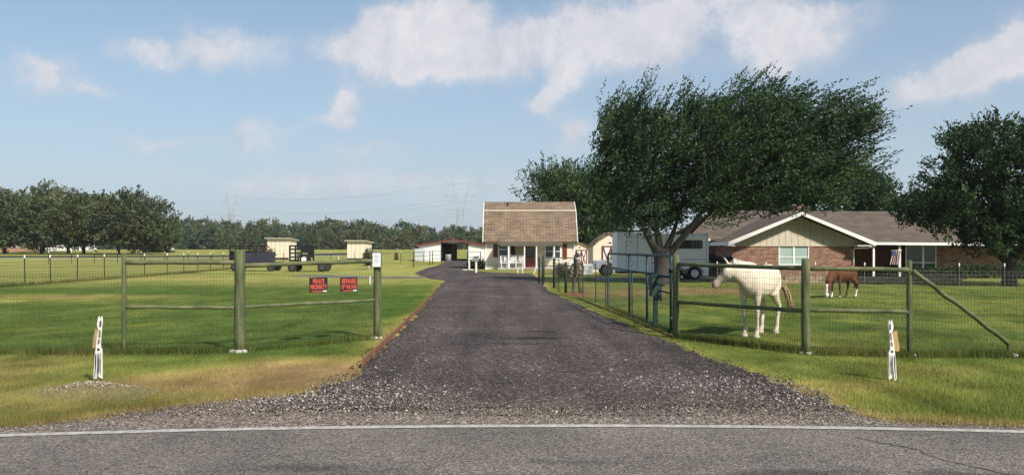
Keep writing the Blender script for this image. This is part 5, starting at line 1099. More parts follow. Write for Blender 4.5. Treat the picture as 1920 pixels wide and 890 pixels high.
# main roof: left wing and right wing share a ridge
rY, rZ = 8.2, wz(394.5, HD + 8.2)
xL, xR = X(1285, 52), X(2080, 50)
def slab(name, pts, th, m):
    mm = MB(); top = [Vector(p) for p in pts]; bot = [p - Vector((0, 0, th)) for p in top]; n = len(top); mm.add(top + bot, [tuple(range(n)), tuple(range(2 * n - 1, n - 1, -1))] + [(i, (i + 1) % n, n + (i + 1) % n, n + i) for i in range(n)]); return mm.build(name, m, root)
eyl, ezl = 3.4, wz(447, HD + 3.4)
slab('roof', [(xL, eyl, ezl), (cxg, eyl, ezl), (cxg, rY, rZ), (xL + 3, rY, rZ)], .12, M_SHINGD)
eyr, ezr = 1.0, wz(454, HD + 1.0)
rf2 = slab('roof', [(cxg + .02, eyr, ezr), (xR, eyr, ezr - .12), (xR - 4, rY, rZ - .12), (cxg + .02, rY, rZ)], .12, M_SHINGD)
slab('roof', [(xL + 3, rY + .02, rZ), (xR - 4, rY + .02, rZ - .12), (xR, 15.5, ezr), (xL, 15.5, ezr)], .12, M_SHINGD)
mb = MB(); mb.box(xL, eL - .05, eyl - .05, eyl, ezl - .16, ezl + .01); mb.build('gutter', M_TRIM, root)
mb = MB(); mb.add([(eR + .1, eyr - .06, ezr + .01), (xR, eyr - .06, ezr - .11), (xR, eyr - .06, ezr - .27), (eR + .1, eyr - .06, ezr - .15), (eR + .1, eyr - .003, ezr + .01), (xR, eyr - .003, ezr - .11), (xR, eyr - .003, ezr - .27), (eR + .1, eyr - .003, ezr - .15)], [(0, 1, 2, 3), (7, 6, 5, 4), (0, 4, 5, 1), (1, 5, 6, 2), (2, 6, 7, 3), (3, 7, 4, 0)]); mb.build('gutter', M_TRIM, root)
mb = MB(); cx_ = X(1493, HD + 9.0); mb.box(cx_ - .42, cx_ + .42, 8.4, 9.3, rZ - .5, wz(386, HD + 9)); ch = mb.build('chimney', M_BRICK, root)
mb = MB(); mb.box(cx_ - .46, cx_ + .46, 8.36, 9.34, wz(386, HD + 9), wz(384.5, HD + 9)); mb.build('chimney_cap', M_CONC, ch)
for px in (1500 + 14, 1576):
    mb = MB(); mb.lathe([(.05, 0), (.05, .45), (.07, .46), (.07, .52)], (X(px, HD + 8), 7.8, rZ - .25), 8); mb.build('vent_pipe', M_WHITE, root)
# left carport wall in shade
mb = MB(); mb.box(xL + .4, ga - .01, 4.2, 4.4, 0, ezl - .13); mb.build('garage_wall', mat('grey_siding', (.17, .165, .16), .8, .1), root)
mb = MB(); mb.box(ga - .55, ga - .012, 3.9, 4.19, 0, ezl - .14); mb.build('pier', M_BRICK, root)
# right wing
wy = 2.6; Xw = lambda px: X(px, HD + wy)
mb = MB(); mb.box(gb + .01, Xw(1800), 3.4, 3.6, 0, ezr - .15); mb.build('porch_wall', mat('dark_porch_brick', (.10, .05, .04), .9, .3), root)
mb = MB(); mb.box(Xw(1757), xR - .8, wy, wy + .25, 0, ezr - .2); mb.box(Xw(1697), Xw(1757), wy, wy + .25, 0, .35); mb.box(xR - 1.05, xR - .8, wy + .25, 13, 0, ezr - .2); mb.build('brick_wall', M_BRICK, root)
window(root, Xw(1700), Xw(1754), wy + .05, .42, ezr - .22, M_TEAL, .06, mull=((Xw(1731), .12),), bars=((Z(492, HD + wy), .05),))
for px, w in ((1642, .12), (1691, .13)):
    mb = MB(); xx = X(px, HD + .9); mb.box(xx - w / 2, xx + w / 2, 1.15, 1.15 + w, .0, ezr - .10); mb.build('porch_post', M_TRIM, root)
mb = MB(); mb.tube([(eR - .25, -.70, ez - .24), (eR - .3, -.5, ez - .3), (gb + .08, -.08, ez - .32), (gb + .05, -.06, ez - .45), (gb + .05, -.06, .1)], .045, 8); mb.build('downspout', M_TRIM, root)
# flag on the porch
p = Vector((X(1681, HD + .6) + h0.x, HD + .6, 0)); r = thing('flag', 'faded striped flag hanging in the shade of the porch', 'flag', p)
Mr, Mw, Mb_ = mat('flag_red', (.22, .07, .07), .8, .15), mat('flag_white', (.42, .39, .38), .8, .1), mat('flag_blue', (.05, .06, .14), .8, .2)
zt_, zb_ = wz(470, HD), wz(496, HD)
for i in range(9):
    x0 = -.28 + i * .064; m = MB(); fy = .03 * math.sin(i * 1.7); x2 = x0 - .12; zt2 = zt_ if i > 3 else zt_ - .28
    m.add([(x0, fy, zt2), (x0 + .062, fy + .02, zt2), (x2 + .068, fy + .03, zb_ + .03 * math.sin(i)), (x2, fy + .0, zb_), (x0, fy + .008, zt2), (x0 + .062, fy + .028, zt2), (x2 + .068, fy + .038, zb_ + .03 * math.sin(i)), (x2, fy + .008, zb_)], [(0, 1, 2, 3), (7, 6, 5, 4), (0, 4, 5, 1), (1, 5, 6, 2), (2, 6, 7, 3), (3, 7, 4, 0)]); m.build('stripe', Mr if i % 2 else Mw, r)
m = MB(); m.box(-.29, -.03, -.015, .03, zt_ - .275, zt_); m.build('canton', Mb_, r)
m = MB(); m.tube([(-.34, .02, zt_ + .02), (.34, .02, zt_ + .02)], .015, 6); m.build('pole', M_TRIM, r)
# low stone wall of the bed, shrubs along the house
lw = gp(1640, 530); r = thing('retaining_wall', 'low tan stone wall edging the flower bed before the brick porch', 'wall', (lw.x, lw.y, 0))
Mt = mat('tan_stone', (.33, .25, .165), .9, .25, scale=5, bump=.5)
stm = []
for k in range(3):
    m = MB(); m.box(-.235, .235, -.14, .14, .005, .165); bm_ = m.mesh('stone'); co = [v.co + Vector((random.uniform(-.02, .02), random.uniform(-.03, .03), random.uniform(-.01, .01))) for v in bm_.vertices]
    for v, c in zip(bm_.vertices, co): v.co = c
    bm_.materials.append(Mt); stm.append(bm_)
for i in range(19):
    for j in range(2):
        x = -4.6 + i * .49 + j * .24; o_ = link('stone', stm[(i + j) % 3], None, r); o_.location = (x, 0.15 * abs(x) * .2, j * .172); o_.rotation_euler.z = random.uniform(-.05, .05)
strip('flower_bed', [(lw.x - 8, lw.y + 1.9, 0), (lw.x - 2, lw.y + 1.7, 0), (lw.x + 5, lw.y + 1.7, 0)], 3.0, mat('bed_soil', (.2, .145, .09), .95, .3, scale=3), .05)
DG = [(.025, .05, .016), (.035, .066, .02), (.045, .08, .025)]
for px, py, rr, lab in ((1617, 513, (.95, .6, .85), 'tall dark shrub in the porch corner beside the white downspout'), (1440, 512, (.6, .5, .3), 'low green shrub under the left brick wall behind the white horse'), (1492, 513, (.8, .4, .22), 'low hedge of green leaves under the gable window'), (1560, 513, (.6, .4, .25), 'low shrub under the right brick wall above the chestnut horse'), (1398, 510, (.5, .5, .55), 'dark red brown shrub at the left corner of the gable'),
                        (1730, 521, (1.2, .5, .33), 'dark low shrub under the teal windows'), (1800, 521, (1.1, .5, .42), 'dark shrub under the brick wall left of the lawn tree'), (1850, 521, (1.0, .5, .4), 'dark shrub just left of the lawn tree trunk'), (1915, 522, (1.1, .6, .42), 'dark shrub right of the lawn tree trunk'), (1660, 518, (.5, .35, .25), 'small shrub below the hanging flag')):
    shrub('garden_shrub', lab, gp(px, py), rr, 330, (.10, .06), DG if px != 1398 else [(.06, .025, .02), (.05, .03, .02)])

# ------------------------------------------------------------------ horse trailer
TD3 = 45.0; t0 = Vector((wx(1250, TD3), TD3, 0)); root = thing('horse_trailer', 'white horse trailer with a black barred window parked behind the biggest tree', 'trailer', t0)
X = lambda px: wx(px, TD3) - t0.x
Z = lambda py: wz(py, TD3)
M_TW = mat('trailer_white', (.83, .85, .87), .35, .05, scale=1.2)
W_ = 2.1
sk = [(X(1157), Z(508)), (X(1235), Z(508)), (X(1262), Z(509)), (X(1268), Z(499)), (X(1275), Z(496.5)), (X(1290), Z(505)), (X(1297), Z(499)), (X(1310), Z(499)), (X(1317), Z(507)), (X(1319), Z(516)), (X(1329), Z(518)), (X(1329), Z(442)), (X(1156), Z(433.5))]
sk = [(X(1156), Z(508)), (X(1250), Z(511)), (X(1256), Z(502)), (X(1262), Z(499)), (X(1274), Z(501)), (X(1283), Z(506)), (X(1291), Z(502)), (X(1299), Z(499)), (X(1309), Z(500)), (X(1316), Z(507)), (X(1318), Z(517)), (X(1329), Z(518)), (X(1329), Z(442)), (X(1157), Z(434))]
mb = MB(); mb.prism(sk, 'y', 0, W_); body = mb.build('body', M_TW, root)
bv = body.modifiers.new('edge', 'BEVEL'); bv.width = .03; bv.segments = 2
mb = MB(); mb.box(X(1156), X(1216), .05, W_ - .05, Z(433.3), Z(431.2)); mb.build('roof_rail', M_BLACK, root)
mb = MB(); mb.box(X(1296), X(1329), .15, W_ - .15, Z(442.4), Z(437.5)); mb.build('roof_vent', M_WHITE, root)
wa, wb, z0, z1 = X(1270), X(1317), Z(466), Z(450); m = MB(); rr = .09; poly = []
for (cx2, cz2, a0) in ((wb - rr, z1 - rr, 0), (wa + rr, z1 - rr, 90), (wa + rr, z0 + rr, 180), (wb - rr, z0 + rr, 270)):
    for k in range(5): a = R(a0 + k * 22.5); poly.append((cx2 + rr * math.cos(a), cz2 + rr * math.sin(a)))
m.prism(poly, 'y', -.02, -.001); w = m.build('window', M_BLACK, root)
for i in range(7):
    m = MB(); x = X(1297) + i * .085; m.tube([(x, -.03, z0 + .03), (x, -.03, z1 - .03)], .008, 5); m.build('bar', M_RIM, w)
m = MB(); m.box(X(1278), X(1326), -.012, -.001, Z(486.6), Z(485.4)); m.build('stripe', mat('grey_decal', (.2, .21, .23), .5, .2), root)
m = MB(); m.box(X(1220), X(1329), -.03, -.001, Z(494), Z(491)); m.build('side_rail', M_RIM, root)
m = MB(); m.box(X(1222), X(1222.8), -.015, -.001, Z(508), Z(445)); m.box(X(1248), X(1248.8), -.015, -.001, Z(508), Z(445)); m.build('door_seam', mat('seam_grey', (.2, .21, .22), .6, .1), root)
for px in (1175, 1195, 1240, 1262, 1325):
    m = MB(); m.box(X(px) - .012, X(px) + .012, -.008, -.001, Z(505 if px < 1250 else 497), Z(436 if px < 1230 else 440)); m.build('panel_seam', mat('seam_grey', (.2, .21, .22)), root)
for px in (1160, 1200, 1250, 1300, 1326):
    m = MB(); m.box(X(px) - .04, X(px) + .04, -.03, -.001, Z(441), Z(439.5)); m.build('marker_light', mat('amber_lens', (.5, .2, .04), .3, .1), root)
m = MB(); m.tube([(X(1183), -.05, Z(500)), (X(1188), -.06, Z(493)), (X(1183), -.05, Z(486))], .012, 6); m.build('handle', M_RIM, root)
def wheel(parent, x, y, z, r, w, mrim=None):
    m = MB(); m.lathe([(r * .6, -w / 2), (r * .93, -w / 2), (r, -w * .3), (r, w * .3), (r * .93, w / 2), (r * .6, w / 2)], (x, y, z), 20, 'y'); t = m.build('wheel', M_TYRE, parent)
    m = MB(); m.lathe([(r * .62, -w / 2 - .008), (r * .58, -w / 2 - .012), (r * .46, -w / 2 + .03), (r * .24, -w / 2 + .02), (r * .2, -w / 2 - .015), (r * .04, -w / 2 - .02), (r * .03, w / 2)], (x, y, z), 16, 'y'); m.build('rim', mrim or M_WHITED, t); return t
rw = .36
for px in (1267, 1303):
    for y in (.12, W_ - .12): wheel(root, X(px), y, rw, rw, .22)
    m = MB(); m.prism([(X(px) + .50 * math.cos(R(a)), rw + .48 * math.sin(R(a))) for a in range(0, 181, 15)] + [(X(px) + .46 * math.cos(R(a)), rw + .43 * math.sin(R(a))) for a in range(180, -1, -15)], 'y', -.06, .02); m.build('fender', M_RIM, root)
m = MB(); m.box(X(1160), X(1250), .5, .6, Z(513), Z(508.5)); m.box(X(1160), X(1250), 1.5, 1.6, Z(513), Z(508.5)); m.box(X(1250), X(1328), .3, W_ - .3, Z(517), Z(509)); m.build('chassis', M_BLACK, root)
m = MB(); m.tube([(X(1185), .3, -.02), (X(1185), .3, Z(508))], .04, 8); m.tube([(X(1185), .3, -.02), (X(1185), .3, .02)], .1, 8); m.build('jack', M_RIM, root)
m = MB(); m.tube([(X(1327), .06, Z(517)), (X(1327), .06, Z(444))], .02, 6); m.build('corner_post', M_RIM, root)
# concrete apron under trailer
strip('parking_pad', [(t0.x - 4, 46.4, 0), (t0.x + 5, 46.4, 0)], 4.6, mat('pad_concrete', (.22, .215, .21), .9, .15), .02)

# ------------------------------------------------------------------ silver pickup behind the trailer
PD = 51.0; p0 = Vector((wx(1114, PD), PD, 0)); root = thing('pickup_truck', 'silver pickup truck partly hidden behind the left end of the trailer', 'pickup', p0)
M_SIL = mat('silver_paint', (.36, .38, .41), .3, .04, metal=.35)
prof_t = [(0, .42), (.02, .78), (.10, .96), (1.15, 1.06), (1.62, 1.60), (1.85, 1.72), (3.1, 1.74), (3.45, 1.12), (5.4, 1.10), (5.45, .45), (4.75, .42), (4.66, .62), (4.5, .78), (4.25, .83), (4.0, .78), (3.84, .62), (3.75, .40), (1.32, .40), (1.25, .62), (1.08, .80), (.84, .86), (.60, .80), (.44, .62), (.36, .42)]
m = MB(); m.prism(prof_t, 'y', 0, 1.9); b_ = m.build('body', M_SIL, root); bv = b_.modifiers.new('edge', 'BEVEL'); bv.width = .05; bv.segments = 3; bv.limit_method = 'ANGLE'; bv.angle_limit = R(35)
m = MB(); m.prism([(1.35, 1.12), (1.72, 1.58), (2.35, 1.62), (2.35, 1.12)], 'y', -.012, -.002); m.prism([(2.45, 1.12), (2.45, 1.62), (3.05, 1.62), (3.28, 1.14)], 'y', -.012, -.002); m.build('side_window', M_GLASS, root)
m = MB(); m.add([(1.17, .12, 1.10), (1.17, 1.78, 1.10), (1.62, 1.68, 1.59), (1.62, .22, 1.59), (1.15, .12, 1.11), (1.15, 1.78, 1.11), (1.60, 1.68, 1.60), (1.60, .22, 1.60)], [(0, 1, 2, 3), (7, 6, 5, 4), (0, 4, 5, 1), (1, 5, 6, 2), (2, 6, 7, 3), (3, 7, 4, 0)]); m.build('windscreen', M_GLASS, root)
m = MB(); m.box(-.06, .0, .05, 1.85, .42, .60); m.build('bumper', M_RIM, root)
for y in (.18, 1.5):
    m = MB(); m.box(-.02, .03, y, y + .25, .70, .88); m.build('headlight', M_WHITE, root)
m = MB(); m.box(-.015, .02, .5, 1.4, .64, .88); m.build('grille', M_BLACK, root)
for x in (.84, 4.25):
    for y in (.12, 1.78): wheel(root, x, y, .37, .37, .24, mat('dark_rim', (.05, .05, .05), .6, .2))
# ------------------------------------------------------------------ trailers on the left lawn
def utility_trailer(px0, px1, d, label, kind):
    c = Vector((wx((px0 + px1) / 2, d), d, gzf(0, d))); r = thing('utility_trailer', label, 'trailer', c, 0, 'black trailers on the left lawn'); L_ = wx(px1, d) - wx(px0, d); a, b_ = -L_ / 2, L_ / 2
    m = MB(); m.box(a, b_, 0, 1.9, .62, .72); m.build('deck', M_BLACK, r)
    if kind == 0:
        for x0, x1 in ((a + 1.0, a + 2.05), (a + 2.1, b_)):
            m = MB(); m.box(x0, x1, -.03, .0, .72, 1.52 if x0 > a + 2 else 1.46); m.build('side_panel', mat('dark_panel', (.03, .032, .045), .5, .3), r)
        for x in (a + .05, a + .5, a + .95, a + 1.5, a + 2.07):
            m = MB(); m.bar((x, 1.85 if x > a + .6 else 0, .72), (x, 1.85 if x > a + .6 else 0, 2.02), .09); m.build('stake', M_BLACK, r)
        for z in (1.94, 1.72): 
            m = MB(); m.bar((a + .05, 1.85, z), (a + 2.4, 1.85, z), .06, .10); m.build('rack_rail', M_BLACK, r)
        for z in (1.95, 1.5, 1.1): 
            m = MB(); m.bar((a + .0, -.01, z), (a + .55, -.01, z), .06, .16); m.build('front_board', M_BLACK, r)
        m = MB(); m.box(a + .08, a + .50, .06, .10, .72, 1.62); m.build('end_panel', M_BLACK, r)
        m = MB(); m.box(a + .56, a + 2.2, 1.87, 1.90, 1.05, 1.62); m.build('rear_panel', M_BLACK, r)
        m = MB(); m.lathe([(.03, -.03), (.1, -.02), (.13, 0), (.1, .02)], (a + .52, -.06, 1.12), 12, 'y'); m.build('lamp', M_WHITE, r)
        wx_ = (a + .42, b_ - .35)
    else:
        for x in (a + .30, a + .72, a + 1.18, b_ - .75, b_ - 1.1):
            m = MB(); m.bar((x, .02, .72), (x, .02, 2.02), .11); m.build('stake', M_BLACK, r)
        for z in (.86, 1.12, 1.42, 1.72, 1.98):
            m = MB(); m.bar((a + .3, .05, z), (a + 1.18, .05, z), .05, .11); m.build('rack_rail', M_BLACK, r)
        m = MB(); m.box(a + 1.18, b_ - .75, .0, .04, 1.45, 1.95); m.box(a + 1.8, b_ - .75, .04, .08, 1.1, 2.03); m.build('headboard', M_BLACK, r)
        m = MB(); m.prism([(a + 1.3 + .55 * math.cos(R(t)) + .1, .80 + .55 * math.sin(R(t))) for t in range(0, 181, 20)] + [(a + 1.3 + .45 * math.cos(R(t)) + .1, .80 + .45 * math.sin(R(t))) for t in range(180, -1, -20)], 'y', -.12, .0); m.build('fender', M_BLACK, r)
        w = wheel(r, a + 1.42, -.1, .95, .32, .18, M_WHITE)
        m = MB(); m.box(a - .05, a + .35, -.2, .0, .74, .80); m.build('ramp', M_RIM, r)
        wx_ = (a + .45, b_ - .12)
    for x in wx_:
        for y in (.1, 1.75): wheel(r, x, y, .33, .33, .2, mat('dark_rim', (.05, .05, .05), .6, .2))
    m = MB(); m.bar((b_ - .1, .95, .6), (b_ + .5 - (kind == 0) * .3, .95, .52), .08); m.build('drawbar', M_BLACK, r)
    m = MB(); m.bar((a, .5, .55), (b_, .5, .55), .1, .12); m.bar((a, 1.4, .55), (b_, 1.4, .55), .1, .12); m.build('chassis', M_BLACK, r)
utility_trailer(430, 516, 62.0, 'black trailer with solid dark side panels, left of the two on the lawn', 0)
utility_trailer(536, 606, 61.0, 'black flatbed trailer with a white spare wheel, right of the two', 1)
# pale loafing sheds
def box_shed(px0, px1, px2, top, base, label, d, dark):
    c = Vector((wx(px0, d), d, gzf(0, d))); r = thing('field_shed', label, 'shed', c, 0)
    w = wx(px1, d) - wx(px0, d); zt = wz(top, d) - c.z; sx = wx(px2, d + 3) - wx(px1, d)
    m = MB(); m.add([(0, 0, 0), (w, 0, 0), (w + sx, 3, 0), (sx, 3, 0), (0, 0, zt), (w, 0, zt), (w + sx, 3, zt - .25), (sx, 3, zt - .25)], [(3, 2, 1, 0), (4, 5, 6, 7), (0, 1, 5, 4), (1, 2, 6, 5), (2, 3, 7, 6), (3, 0, 4, 7)]); m.build('wall', mat('pale_plywood', (.72, .62, .48), .8, .08), r)
    m = MB(); m.add([(-.3, -.4, zt + .02), (w + .3, -.4, zt + .02), (w + sx + .3, 3.3, zt - .24), (sx - .3, 3.3, zt - .24), (-.3, -.4, zt + .12), (w + .3, -.4, zt + .12), (w + sx + .3, 3.3, zt - .14), (sx - .3, 3.3, zt - .14)], [(3, 2, 1, 0), (4, 5, 6, 7), (0, 1, 5, 4), (1, 2, 6, 5), (2, 3, 7, 6), (3, 0, 4, 7)]); m.build('roof', mat('pale_tin', (.5, .47, .42), .5, .1), r)
    n = int(w / .6)
    for i in range(1, n + 1):
        m = MB(); x = w * i / (n + 1); m.box(x - .02, x + .02, -.025, -.001, .1, zt - .05); m.build('batten', mat('batten', (.45, .36, .24), .8, .1), r)
    m = MB(); m.box(-.02, w + .02, -.06, -.026, .0, .28); m.build('skid', M_BARKD, r)
box_shed(501, 541, 556, 447.5, 478, 'pale wooden field shed behind the two black trailers', 112.0, 0)
box_shed(651, 683, 697, 452, 480, 'pale wooden field shed standing alone near the far tree line', 108.0, 1)
# pile of brush beside the first shed
shrub('brush_pile', 'brown heap of brush beside the pale shed behind the trailers', Vector((wx(492, 108), 108, gzf(0, 108))), (1.6, 1, .85), 300, (.3, .12), [(.2, .14, .09), (.16, .12, .07), (.3, .22, .15)], 'brush pile')
# potted shrub
p = gp(691, 505); r = shrub('potted_shrub', 'dark shrub growing in a white bucket on the lawn behind the end fence post', p + Vector((0, 0, .28)), (.36, .34, .75), 300, (.11, .06), [(.03, .055, .02), (.05, .07, .03), (.06, .06, .03)], 'potted plant')
m = MB(); m.lathe([(.13, -.29), (.15, .0), (.16, .02), (.14, .02)], (0, 0, 0), 14); m.build('bucket', M_WHITE, r)
for px, py, h_, lab in ((694, 532, .34, 'short white marker stake at the edge of the side track'), (635, 496, .9, 'thin white marker stake between the right black trailer and the potted shrub')):
    m = MB(); m.bar((0, 0, -.05), (0, 0, h_), .07, .05); m.lathe([(.045, 0), (.045, .02), (.01, .04)], (0, 0, h_), 8); o_ = m.build('marker_stake', M_WHITED); o_.location = gp(px, py); tag(o_, lab, 'stake')
m = MB(); m.tube([(0, 0, -.1), (.02, 0, .5), (0, 0, 1.0)], [.32, .26, .24], 10); o_ = m.build('tree_stump', M_BARKD); o_.location = gp(743, 487); tag(o_, 'dark upright stump in the pasture between the shed and the barn', 'stump')

# ------------------------------------------------------------------ white barn
BD = 103.0; b0 = Vector((wx(846, BD), BD, gzf(0, BD))); root = thing('barn', 'white metal barn with a red roof edge and a wide open doorway', 'barn', b0)
X = lambda px: wx(px, BD) - b0.x
Z = lambda py: wz(py, BD) - b0.z
xa, xb, xm, da, db = X(786), X(908), X(850), X(828.5), X(876.5); ze, zr, zd = Z(460), Z(449.5), Z(456.5)
def rz_(x): return zr - (zr - ze) * (abs(x - xm) / ((xm - xa) if x < xm else (xb - xm)))
M_TIN = mat('white_metal_cladding', (.74, .72, .71), .5, .04); BL = 12.0
mb = MB(); mb.prism([(xa, 0), (da, 0), (da, rz_(da)), (xa, ze)], 'y', 0, .12); mb.prism([(db, 0), (xb, 0), (xb, ze), (db, rz_(db))], 'y', 0, .12); mb.prism([(da, zd), (db, zd), (db, rz_(db)), (xm, zr), (da, rz_(da))], 'y', 0, .12)
mb.box(xa, xa + .12, .12, BL, 0, ze); mb.box(xb - .12, xb, .12, BL, 0, ze); mb.prism([(xa + .12, 0), (X(842), 0), (X(842), ze), (xa + .12, ze)], 'y', BL - .12, BL); mb.prism([(X(876), 0), (xb - .12, 0), (xb - .12, ze), (X(876), ze)], 'y', BL - .12, BL); mb.build('wall', M_TIN, root)
for (u, zu, v, zv) in ((xa - .3, ze - .06, xm, zr), (xm, zr, xb + .3, ze - .06)):
    m = MB(); m.add([(u, -.25, zu), (v, -.25, zv), (v, BL + .2, zv), (u, BL + .2, zu), (u, -.25, zu + .10), (v, -.25, zv + .10), (v, BL + .2, zv + .10), (u, BL + .2, zu + .10)], [(3, 2, 1, 0), (4, 5, 6, 7), (0, 1, 5, 4), (1, 2, 6, 5), (2, 3, 7, 6), (3, 0, 4, 7)]); m.build('roof', mat('pale_barn_roof', (.55, .5, .44), .5, .1), root)
    m = MB(); m.bar((u, -.29, zu + .03), (v, -.29, zv + .03), .06, .22); m.build('fascia', M_RED, root)
m = MB(); m.box(da - .12, da, -.05, .14, 0, zd + .12); m.box(db, db + .12, -.05, .14, 0, zd + .12); m.box(da, db, -.05, .14, zd, zd + .12); m.build('door_frame', mat('brown_frame', (.07, .045, .04), .7, .2), root)
m = MB(); m.box(da + .1, X(846), 5.0, 5.1, 0, 1.25); m.box(X(846), X(848), 2.0, 9, 0, 2.2); m.build('stall_partition', mat('stall_wood', (.10, .075, .055), .9, .3), root)
m = MB(); m.box(xa + .2, X(843), 4.0, 4.1, 1.6, 2.3); m.build('loft_panel', M_DARK, root)
m = MB(); m.box(xa + .13, xb - .13, .14, BL - .14, .005, .02); m.build('floor_slab', mat('barn_dirt', (.12, .10, .085), .95, .2), root)
m = MB(); m.box(X(781), X(797), -1.6, -.3, 0, Z(466)); m.build('lean_to', mat('grey_tin', (.5, .52, .52), .5, .08), root)
m = MB(); m.lathe([(.33, 0), (.36, .8), (.38, .82), (.3, .84)], (wx(841.5, BD) - b0.x, -.6, .02), 14); o_ = m.build('water_tank', M_WHITE); o_.location = b0; tag(o_, 'white plastic drum standing inside the open barn doorway', 'drum')
# pipe corral and gate before the barn
def pipe_run(name, label, pts, h, rails, r_=.035, cat='fence'):
    p0 = pts[0]; g0_ = gzf(*p0); r = thing(name, label, cat, (*p0, g0_))
    for p in pts:
        m = MB(); m.tube([(p[0] - p0[0], p[1] - p0[1], -.1 + gzf(*p) - g0_), (p[0] - p0[0], p[1] - p0[1], h + gzf(*p) - g0_)], r_ * 1.3, 8); m.build('post', M_GATE, r)
    for z in rails:
        for p, q in zip(pts[:-1], pts[1:]):
            m = MB(); m.tube([(p[0] - p0[0], p[1] - p0[1], z + gzf(*p) - g0_), (q[0] - p0[0], q[1] - p0[1], z + gzf(*q) - g0_)], r_ * .7, 6); m.build('rail', M_GATE, r)
pipe_run('pipe_fence', 'dark pipe fence in front of the left half of the barn', [(wx(775, 76), 76), (wx(806, 84), 84), (wx(811, 88), 88), (wx(828, 92), 92)], 1.45, (1.4, 1.0, .55))
pipe_run('pipe_gate', 'dark pipe gate standing open in front of the right half of the barn', [(wx(876, 80), 80), (wx(901, 86), 86)], 1.4, (1.35, .9, .5), cat='gate')
p = gp(893, 512); r = thing('lamp_post', 'short white post with a grey box on top at the corner of the drive', 'post', p); m = MB(); m.bar((0, 0, -.05), (0, 0, .85), .13); m.build('post', M_WHITED, r); m = MB(); m.box(-.17, .17, -.1, .1, .85, 1.15); m.build('box', mat('grey_box', (.2, .22, .22), .6, .2), r); m = MB(); m.box(-.2, .2, -.13, .13, 1.15, 1.18); m.build('lid', M_BLACK, r)
p = gp(874, 507); r = thing('stone_planter', 'pale stacked stones beside the drive at the barn corner', 'stones', p); 
for i in range(4): m = MB(); m.lathe([(.22, 0), (.26, .06), (.2, .12)], ((i % 2) * .45 - .1, -.2 * (i // 2), (0.0)), 7); m.build('stone', M_CONC, r)
m = MB(); m.bar((.25, .1, 0), (.25, .1, .8), .12); m.build('stake', M_WHITED, r)

# ------------------------------------------------------------------ far left buildings, pylons
def far_building(px0, px1, top, base, d, label, mw, roof, nwin, ht=.8):
    c = Vector((wx((px0 + px1) / 2, d), d, gzf(0, d))); w = (wx(px1, d) - wx(px0, d)) / 2; h_ = wz(top, d) - c.z; r = thing('distant_building', label, 'building', c)
    m = MB(); m.box(-w, w, 0, 8, -.3, h_); m.build('wall', mw, r); m = MB(); m.prism([(-.5, h_), (8.5, h_), (4, h_ + ht)], 'x', -w - .4, w + .4); m.build('roof', roof, r)
    for i in range(nwin): x = -w + (i + .5) * 2 * w / nwin; window(r, x - .5, x + .5, -.05, 1.1, min(2.1, h_ - .3), M_GLASS, .08)
far_building(48, 108, 455, 470, 205.0, 'long white building seen between the trunks of the left grove', M_WHITE, mat('white_roof', (.62, .6, .57), .6, .05), 5)
far_building(112, 152, 456, 470, 208.0, 'shorter white building right of the long one, seen under the grove', M_WHITE, mat('white_roof', (.62, .6, .57), .6, .05), 3)
far_building(-40, 46, 455, 470, 190.0, 'brick house at the far left edge under the trees', mat('pink_brick', (.36, .2, .14), .9, .15), M_SHINGD, 5)
far_building(275, 305, 457, 466, 230.0, 'small pale building right of the grove at the edge of the pasture', M_WHITE, mat('white_roof', (.62, .6, .57), .6, .05), 2)
M_PYL = mat('galvanised_pylon', (.34, .35, .37), .6, .08)
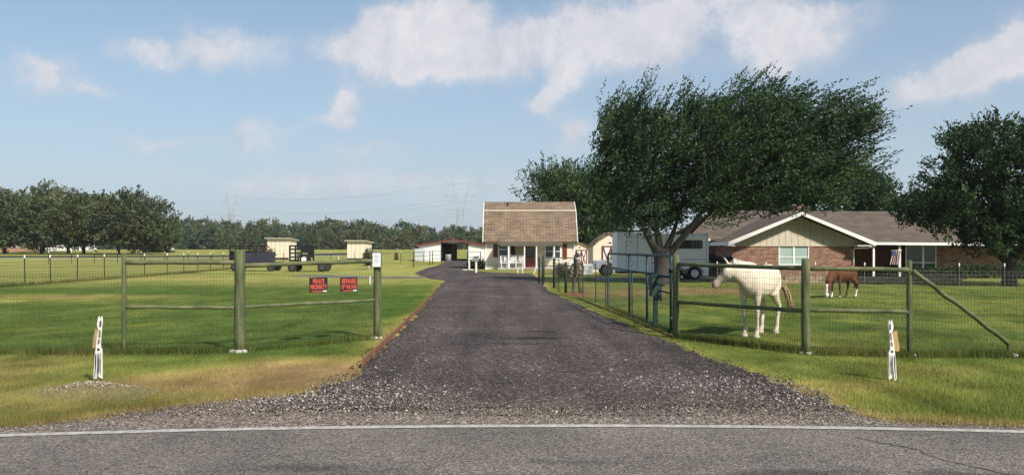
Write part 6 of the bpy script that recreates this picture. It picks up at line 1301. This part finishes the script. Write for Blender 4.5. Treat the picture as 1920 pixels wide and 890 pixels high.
def pylon(px, d, scale, label):
    c = Vector((wx(px, d), d, 1.5)); r = thing('power_pylon', label, 'pylon', c); S = scale; m = MB(); t = .18 if S < 1.2 else .34
    W = lambda z: 4.4 - 2.6 * min(1, z / (27 * S)) ** .7
    lev = [0, 6, 11, 15.5, 19.5, 23, 26]
    for k in range(len(lev) - 1):
        z0, z1 = lev[k] * S, lev[k + 1] * S; a0, a1 = W(z0), W(z1)
        for sx in (-1, 1):
            for sy in (-1, 1): m.bar((sx * a0, sy * a0, z0), (sx * a1, sy * a1, z1), .34 if S < 1.2 else .6)
            m.bar((sx * a0, -a0, z0), (-sx * a1, -a1, z1), t); m.bar((sx * a0, a0, z0), (-sx * a1, a1, z1), t); m.bar((sx * a0, -a0, z0), (sx * a1, a1, z1), t)
        m.bar((-a1, -a1, z1), (a1, -a1, z1), t)
    m.build('tower', M_PYL, r)
    zt = 26 * S
    for sx in (-1, 1):
        m = MB(); m.bar((sx * 1.8, 0, zt), (sx * 5.6, 0, zt + 17 * S), .30); m.bar((sx * .4, 0, zt), (sx * 4.6, 0, zt + 11 * S), .24)
        for k in range(5): z = zt + k * 3.0 * S; m.bar((sx * (1.8 + .65 * k), 0, z), (sx * (.4 + 1.0 * k), 0, z + 1.6 * S), t)
        m.build('peak', M_PYL, r)
        for (z, ln) in ((zt - 1, 10.0), (zt + 8 * S, 11.0)):
            m = MB(); m.bar((sx * 1.5, 0, z + 1.2), (sx * ln, 0, z), .22); m.bar((sx * 1.5, 0, z - .4), (sx * ln, 0, z), .18)
            for k in range(1, 4): x = 1.5 + (ln - 1.5) * k / 4; m.bar((sx * x, 0, z - .3 * (1 - k / 4)), (sx * (x + 1), 0, z + .9 * (1 - k / 4)), t)
            for x in (ln, ln * .6): m.bar((sx * x, 0, z), (sx * x, 0, z - 2.2), .22)
            m.build('cross_arm', M_PYL, r)
    return c
pc1 = pylon(864, 520.0, 1.02, 'steel lattice pylon rising behind the barn, the clearer of the two')
pc2 = pylon(433, 760.0, 1.3, 'faint steel lattice pylon above the far tree line, left of the sheds')
def line(name, label, pts_list, r_=.05):
    m = MB()
    for p, q, sag in pts_list:
        p, q = Vector(p), Vector(q); n = 14; pts = [p.lerp(q, i / n) - Vector((0, 0, sag * 4 * (i / n) * (1 - i / n))) for i in range(n + 1)]; m.tube(pts, r_, 4)
    tag(m.build(name, M_PYL), label, 'power line')
zz = 1.5 + 26 * 1.02; z2 = 1.5 + 26 * 1.3; sp_ = []
for off, dz in ((-10, -3), (10, -3), (-11, 5.5), (11, 5.5), (-5.6, 17), (5.6, 17)):
    sp_.append(((pc1.x + off, pc1.y, zz + dz), (pc2.x + off, pc2.y, z2 + dz), 7.0)); sp_.append(((pc1.x + off, pc1.y, zz + dz), (pc1.x + 330 + off, pc1.y + 120, zz + dz - 3), 8.0))
line('power_line', 'thin sagging power lines strung between the two pylons across the sky', sp_)

# ------------------------------------------------------------------ humid summer air
m = bpy.data.materials.new('humid_air'); m.use_nodes = True; N = m.node_tree.nodes; N.remove(N['Principled BSDF'])
pv = N.new('ShaderNodeVolumePrincipled'); pv.inputs['Color'].default_value = (.86, .92, 1.0, 1); pv.inputs['Density'].default_value = HAZE; pv.inputs['Anisotropy'].default_value = 0.2
m.node_tree.links.new(pv.outputs[0], N['Material Output'].inputs['Volume'])
mb = MB(); mb.box(-3200, 3200, -300, 4200, -2.0, 75.0); tag(mb.build('haze', m), kind='stuff')
